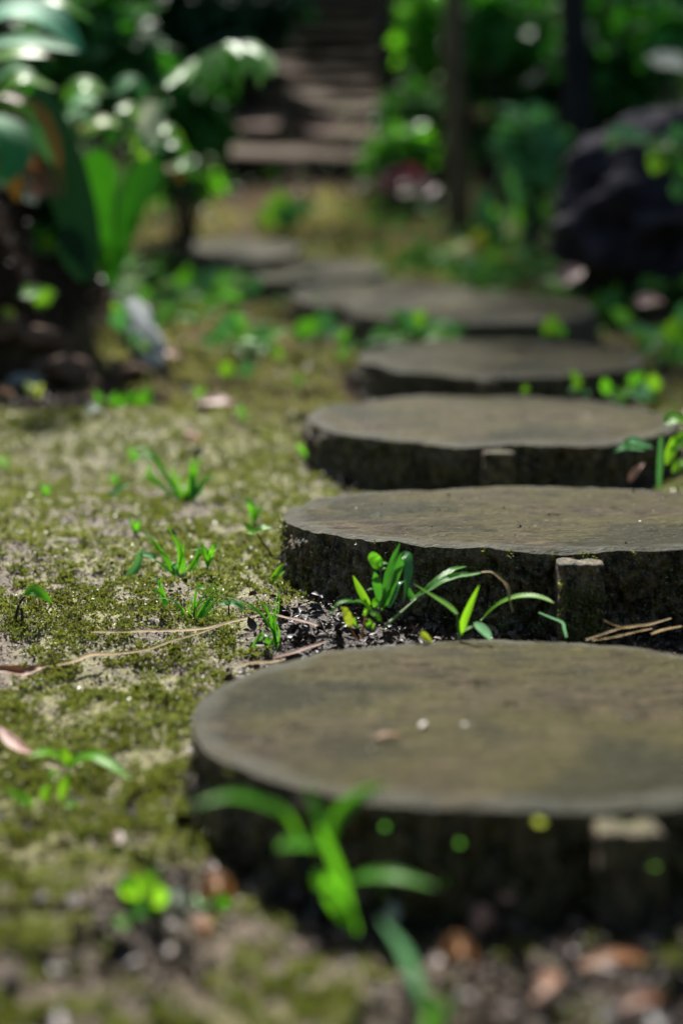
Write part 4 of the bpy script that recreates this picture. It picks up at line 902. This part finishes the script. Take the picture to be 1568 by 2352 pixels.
P = px3(pin, 3.15, 3.0); V, Fc = tube(P, .005, .002, 24); Bag().add(V, Fc, ls=0, tone=.5).obj('stalk', M['stem'], o, o.location)
b2 = Bag()
for i, (u, v, du, dv, w) in enumerate([(455, 135, -28, 60, 30), (480, 118, -20, 80, 36), (505, 108, -8, 88, 40), (530, 104, 2, 84, 38), (552, 100, 14, 72, 40), (575, 106, 20, 76, 34), (598, 112, 22, 62, 34), (612, 124, 14, 54, 28), (430, 155, -30, 36, 24), (560, 98, 40, 30, 30), (500, 128, -24, 96, 28), (545, 128, 0, 92, 28), (405, 175, -24, 26, 20), (520, 98, 30, 30, 34), (590, 130, 8, 70, 28)]):
    addb(b2, blade([(u, v), (u+du*.6, v+dv*.45), (u+du, v+dv)], w, 3.05, dd=(0, -.05), prof='leaf', fold=.2, hint=np.array([rng.uniform(-.2, .3), -.65, .75])), rng.uniform(.2, 1))
b2.obj('leaflets', M['grass'], o, o.location)
for lab, rp, lv, d, m in [
    ('bright little plant on the dark bank, two leaves side by side', (75, 720), [(55, 672, 175, 66, 34), (100, 680, 10, 56, 46), (75, 690, 100, 40, 30)], 2.75, ['lime', 'lime', 'grass']),
    ('dim leafy plant on the dark bank below the withered ochre leaf', (90, 600), [(75, 545, 70, 60, 34), (110, 540, 40, 60, 34), (130, 560, 20, 46, 30), (60, 565, 140, 50, 30)], 2.85, ['grass', 'deep', 'lime']),
    ('yellowish leaf at the very edge on the dark bank', (0, 735), [(5, 705, 60, 50, 40), (18, 720, 120, 30, 26)], 2.7, ['yellowgreen'])]:
    sprig('weed', lab, 'weed', rp, lv, m, d, 'weeds on the bank')
# grey slate leaning at the foot of the bank
def rough_block(name, label, cat, c, half, rot, mat, amp, n=26, group=None, seed=0, sup=4.0):
    th = np.linspace(0, 2*np.pi, n*2, endpoint=False); ph = np.linspace(-np.pi/2+.02, np.pi/2-.02, n)
    d = np.stack([np.cos(ph)[:, None]*np.cos(th)[None], np.cos(ph)[:, None]*np.sin(th)[None], np.sin(ph)[:, None]*np.ones_like(th)[None]], -1).reshape(-1, 3)
    r = (np.abs(d)**sup).sum(1)**(-1/sup); V = d*r[:, None]
    V = V*(1+amp*fbm(d[:, 0]*2.2+seed, d[:, 1]*2.2, d[:, 2]*2.2, 5, .55)[:, None])*np.asarray(half)
    rx_, ry_, rz_ = rot
    from mathutils import Euler
    Rm = np.array(Euler((rx_, ry_, rz_)).to_matrix()); V = V@Rm.T
    k = n*2; Fc = grid_faces(n, k, True)
    o = link(name, mesh_of(name, V, Fc, M[mat]), None, c)
    return tag(o, label, cat, group)
g, dg = G(335, 845)
rough_block('slate', 'dull grey slate leaning against the foot of the bank', 'rock', W(322, 760, 2.72), (.032, .012, .088), (R(-46), R(-22), .2), 'greyslab', .28, 24, None, 3, 2.3)
sprig('weed', 'bluish leaves overlapping the dull grey slate', 'weed', (300, 800), [(280, 730, 80, 60, 36), (270, 745, 120, 40, 30), (312, 780, 60, 40, 28)], ['bluish', 'lime'], 2.66, 'weeds on the bank')
# stones and clods on the bank foot
for i, (u, v, s, m, lab) in enumerate([(85, 785, .035, 'pinkslab', 'rounded pinkish stone lodged in the dark bank'), (150, 870, .05, 'pinkslab', 'flat pinkish stone at the foot of the bank'), (60, 895, .035, 'greyslab', 'grey stone at the foot of the bank near the picture edge'), (290, 870, .028, 'pinkslab', 'small pinkish stone beside the slate'), (15, 760, .03, 'pinkslab', 'small lilac stone at the edge of the picture on the bank')]):
    g, dg = G(u, v); rough_block('stone', lab, 'stone', g+np.array([0, 0, s*.25]), (s*1.3, s, s*.6), (0, .1*i, i), m, .25, 16, 'stones at the foot of the bank', i, 2.4)

# ------------------------------------------------------------------ flagstone steps climbing the slope
steps = [('broad flagstone with a dark gap beneath it, lowest of the steps', 668, 366, 400, 'slab'), ('pinkish flagstone above the left end of the broad one', 540, 305, 240, 'pinkslab'), ('brown flagstone above the right end of the broad one', 775, 318, 220, 'pinkslab')]
NTH = ['second', 'third', 'fourth', 'fifth', 'sixth', 'seventh', 'eighth', 'ninth', 'tenth']
for i in range(9): steps.append((f'{NTH[i]} step from the bottom of the flagstone stairway', 735+14*math.sin(i*2.1), 268-31*i, 290+20*math.cos(i*1.7), 'slab'))
for i, (lab, u, v, w, m) in enumerate(steps):
    big = i == 0
    g, t = G(u, v+(34 if big else 14)); s_ = t/F; dep = (.85 if big else .55); th = (.05 if big else .038)
    rough_block('flagstone', lab, 'flagstone', (g[0], g[1]+dep/2-.05, g[2]+th*.9+dep*.10), (w*s_/2, dep/2, th), (R(12 if big else 15), R((-1)**i*1.2), R(5*(-1)**i)), m, .11, 36, 'flagstones climbing the slope', i*3.1, 6)
# ------------------------------------------------------------------ boulder
rough_block('boulder', 'big rough violet-black boulder beside the path', 'boulder', (1.20, 4.25, CAMZ+.19), (.50, .48, .40), (0, 0, .3), 'rock', .22, 90, None, 4.4, 2.6)
sprig('weed', 'pale green leaf spray hanging over the dark boulder', 'weed', (1540, 330), [(1440, 312, 172, 96, 36), (1420, 318, 10, 50, 26), (1510, 330, 40, 46, 30), (1500, 370, 100, 56, 40), (1560, 312, 60, 50, 40), (1556, 380, 80, 50, 40), (1560, 435, 90, 50, 44), (1545, 350, 120, 46, 30)], ['bluish', 'grass', 'bluish', 'lime'], 3.62, 'weeds round the boulder')

# ------------------------------------------------------------------ trees and shrubs
def crown_cloud(bag_loc, clumps, per, L, zmin=-.6):
    B, D, N, S_ = [], [], [], []
    for (c, r) in clumps:
        n = per; p = rdirs(n)*(rng.random(n)**.45)[:, None]*r; B.append(np.asarray(c)+p)
        D.append(norm(rdirs(n)*.8+norm(p)*.7+np.array([0, 0, -.25]))); N.append(rdirs(n, .1, 1)+np.array([0, -.3, .3])); S_.append(L*rng.uniform(.6, 1.3, n))
    return np.concatenate(B), np.concatenate(D), np.concatenate(N), np.concatenate(S_)
def shrub(name, label, cat, c, rad, nl, L, mat, group, nclump=7, spread=.75, root_xy=None, tone=.5):
    c = np.asarray(c, float); rad = np.asarray(rad, float)
    x0, y0 = (c[0], c[1]+.05) if root_xy is None else root_xy
    base = on_ground(x0, y0, -.02); o = thing(name, base, label, cat, group)
    cl = [(c + rdirs(1)[0]*rad*spread*rng.uniform(.5, 1), rad*rng.uniform(.35, .6)) for _ in range(nclump)]
    B, D, N, LL = crown_cloud(base, cl, nl//nclump, L)
    keep = B[:, 2] > ground_h(B[:, 0], B[:, 1])-.02; B, D, N, LL = B[keep], D[keep], N[keep], LL[keep]
    V, Fc, per = leaves(B, D, N, LL, LL*rng.uniform(.4, .62, len(B)), .35, .15, 4, 'leaf')
    tn = np.repeat(np.clip(rng.normal(tone, .28, len(B)), 0, 1), per)
    Bag().add(V, Fc, ls=0, tone=tn).obj('foliage', M[mat], o, base)
    sb = Bag()
    for (cc, r) in cl:
        V, Fc = tube(np.array([base, base*.5+cc*.5+rdirs(1)[0]*.06*np.linalg.norm(cc-base), cc]), .007, .003, 10, 6); sb.add(V, Fc)
    sb.obj('stem', M['twig'], o, base)
    return o
def Wc(u, v, d): return W(u, v, d)
SG = 'shrubs on the slope'
for lab, u, v, d, ru, rv, nl, L, m, tone in [
    ('bright green shrub between the slender trunks', 965, 300, 7.4, 95, 90, 1000, .085, 'crown', .8),
    ('low leafy shrub under the bright one between the trunks', 920, 350, 7.0, 85, 50, 420, .09, 'grass', .4),
    ('yellow-green shrub leaning over the pale thin trunk', 985, 75, 8.2, 60, 90, 420, .12, 'grass', .9),
    ('shrub with large sunlit leaves behind the brown trunk, at the top of the picture', 1160, 60, 7.4, 110, 90, 480, .15, 'gloss', .8),
    ('dark green shrub in the shade right of the brown trunk', 1180, 170, 7.8, 120, 90, 600, .13, 'deep', .7),
    ('shrub with pale young leaves by the boulder, left of it', 1225, 335, 5.3, 65, 85, 260, .11, 'bluish', .7),
    ('dark leafy shrub beyond the boulder', 1420, 110, 6.0, 140, 140, 700, .13, 'deep', .5),
    ('shrub of bright leaves in the upper corner beyond the boulder', 1540, 80, 5.2, 60, 60, 90, .13, 'gloss', .6),
    ('blackish low shrub added to shade the bank under the big leaves', 50, 500, 2.95, 130, 75, 420, .075, 'darkleaf', .4),  # added so that its leaves and their shadows darken the bank
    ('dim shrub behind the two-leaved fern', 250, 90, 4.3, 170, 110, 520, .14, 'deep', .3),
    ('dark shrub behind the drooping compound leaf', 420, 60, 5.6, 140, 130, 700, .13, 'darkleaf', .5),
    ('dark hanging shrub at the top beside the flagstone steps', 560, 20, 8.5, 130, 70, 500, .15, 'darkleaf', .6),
    ('soft green shrub left of the flagstone steps', 400, 260, 5.2, 110, 90, 420, .10, 'deep', .8),
    ('low shrub at the left end of the broad flagstone', 420, 400, 6.3, 80, 40, 220, .09, 'grass', .3),
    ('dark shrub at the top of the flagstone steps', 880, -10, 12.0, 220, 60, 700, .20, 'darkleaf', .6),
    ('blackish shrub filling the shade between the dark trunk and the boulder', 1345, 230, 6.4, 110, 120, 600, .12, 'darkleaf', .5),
    ('tall shrub rising beyond the boulder at the picture edge', 1560, -30, 6.6, 140, 150, 600, .14, 'deep', .4)]:
    c = W(u, v, d); s = d/F
    shrub('shrub', lab, 'shrub', c, (ru*s, ru*s*.8, rv*s), nl, L, m, SG, 8 if nl > 200 else 5, .75, None, tone)
sprig('red_plant', 'small dark red leafy plant at the foot of the brown trunk', 'plant', (940, 455), [(915, 410, 60, 60, 44), (940, 405, 110, 60, 46), (960, 425, 30, 60, 44), (930, 430, 170, 56, 40), (980, 440, 20, 50, 36)], ['redleaf', 'redleaf', 'pinkleaf'], 6.0)
litter_piece('fallen_leaf', 'pale shiny leaf caught among the dark shrubs beyond the boulder', 'leaf', [(1490, 130), (1530, 145), (1575, 160)], 70, 'pale', 5.0, (0, -.1), 'oval', .1, FL, tone=.2)
def tree(label, u0, v0, u1, v1, d, w, mat, h, cr, nl, lean=.0, tname='tree', L=.14, cmat='crown'):
    g = W(u0, v0, d); base = on_ground(g[0], g[1], -.05)
    top_dir = W(u1, v1, d)-W(u0, v0, d); top_dir = top_dir/top_dir[2]
    o = thing(tname, base, label, 'tree', 'trees on the slope')
    Pt = [base+top_dir*h*k+np.array([.06*math.sin(5*k+u0), .04*math.cos(4*k), 0]) for k in (0, .08, .2, .45, .75, 1)]
    V, Fc = tube(np.array(Pt), w*d/F/2*1.12, w*d/F/2*.5, 60, 20, .10, u0)
    b = Bag().add(V, Fc); top = Pt[-1]
    cl = []
    for k in range(9):
        a = k*2.4; e = top+np.array([math.cos(a)*cr*.62, math.sin(a)*cr*.62, rng.uniform(-.35, .5)*cr])
        st = Pt[3]+(Pt[5]-Pt[3])*rng.uniform(.2, 1); V, Fc = tube(np.array([st, (st+e)/2+[0, 0, .1*cr], e]), w*d/F/2*.4, w*d/F/2*.1, 12, 8); b.add(V, Fc); cl.append((e, np.array([1, 1, .6])*cr*.42))
    b.obj('trunk', M[mat], o, base)
    B, D, N, LL = crown_cloud(base, cl, nl//9, L)
    V, Fc, per = leaves(B, D, N, LL, LL*.5, .3, .15, 3, 'leaf')
    Bag().add(V, Fc, ls=0, tone=np.repeat(np.clip(rng.normal(.5, .25, len(B)), 0, 1), per)).obj('crown', M[cmat], o, base)
    return o
TREES = [('slender brown tree trunk standing right of the flagstone steps', 1092, 372, 1062, 0, 6.3, 58, 'trunk', 4.6, 1.7, 1500),
    ('dark straight tree trunk just left of the boulder', 1302, 420, 1300, 0, 5.3, 76, 'darktrunk', 4.8, 1.7, 1500),
    ('thin dark tree trunk beside the flagstone steps', 886, 232, 882, 0, 8.6, 46, 'darktrunk', 4.5, 1.6, 1300),
    ('pale lichen-grey thin tree trunk half hidden by shrub leaves', 925, 215, 950, 0, 9.2, 44, 'greyslab', 4.5, 1.4, 1200)]
for a in TREES: tree(*a)
# unseen trees added round the viewpoint to shade the near side of everything
for lab, x, y, r, h in [('unseen leafy tree added behind the viewpoint for shade', -.9, -1.9, 1.5, 2.0), ('second unseen leafy tree added behind the viewpoint for shade', 1.1, -2.2, 1.6, 2.1), ('third unseen leafy tree added behind the viewpoint for shade', .1, -3.4, 2.0, 3.2),
                        ('unseen leafy tree added beyond the moss to block side light', -2.9, 1.2, 1.3, 1.6), ('unseen leafy tree added beyond the steps to block side light', 3.0, 1.4, 1.3, 1.6)]:
    shrub('added_shade_tree', lab, 'tree', (x, y, h*.62+.2), (r, r*.8, h*.72), 3600, .24, 'crown', 'unseen trees added round the viewpoint for shade', 14, .8)

for lab, x, y, r, h in [('tall dark tree added on the crest left of the flagstones to block low sky', -4.2, 13.0, 2.6, 3.6), ('tall dark tree added on the crest above the flagstones to block low sky', -.3, 14.5, 2.5, 3.0), ('tall dark tree added on the crest right of the flagstones to block low sky', 3.6, 13.0, 2.6, 3.6), ('dark tree on the slope beyond the boulder', 3.4, 7.6, 1.7, 3.2), ('dark tree on the slope behind the bank', -3.2, 7.4, 1.7, 3.2)]:  # crest trees are added out of view to block the low sky
    z = float(ground_h(x, y)); shrub('sky_screen_tree', lab, 'tree', (x, y, z+h*.55), (r, r*.8, h*.6), 3000, .38, 'crown', 'trees on the crest', 12, .8)

# ------------------------------------------------------------------ light, air and camera
ELEV, AZ = R(56), R(-14)                 # sun high beyond the slope, a little left of the path
sd = np.array([math.sin(AZ)*math.cos(ELEV), math.cos(AZ)*math.cos(ELEV), math.sin(ELEV)])
w = bpy.data.worlds.new('World'); S.world = w; w.use_nodes = True
nt = w.node_tree; bg = nt.nodes['Background']; sky = nt.nodes.new('ShaderNodeTexSky'); sky.sky_type = 'NISHITA'; sky.sun_disc = False
sky.sun_elevation = ELEV; sky.sun_rotation = AZ; sky.dust_density = 2.0
nt.links.new(sky.outputs[0], bg.inputs[0]); bg.inputs[1].default_value = .065
L = bpy.data.lights.new('sun', 'SUN'); L.energy = 4.4; L.angle = R(2); L.color = (1, .97, .91)
lo = bpy.data.objects.new('sun', L); COL.objects.link(lo); lo.rotation_euler = Vector(sd).to_track_quat('Z', 'Y').to_euler()
cam = bpy.data.cameras.new('camera'); co = bpy.data.objects.new('camera', cam); COL.objects.link(co)
co.location = (0, 0, CAMZ); co.rotation_euler = (math.pi/2-PITCH, 0, 0)
cam.sensor_fit = 'VERTICAL'; cam.sensor_height = 36; cam.sensor_width = 24; cam.lens = F/2352*36; cam.clip_start = .05; cam.clip_end = 200
cam.dof.use_dof = True; cam.dof.focus_distance = 1.25; cam.dof.aperture_fstop = 2.2
S.camera = co
S.view_settings.view_transform = 'Standard'; S.view_settings.look = 'None'; S.view_settings.exposure = 1.46; S.view_settings.gamma = 1
S.cycles.use_denoising = True; S.cycles.max_bounces = 8; S.cycles.transmission_bounces = 4; S.cycles.sample_clamp_indirect = 4.0; S.cycles.caustics_reflective = False
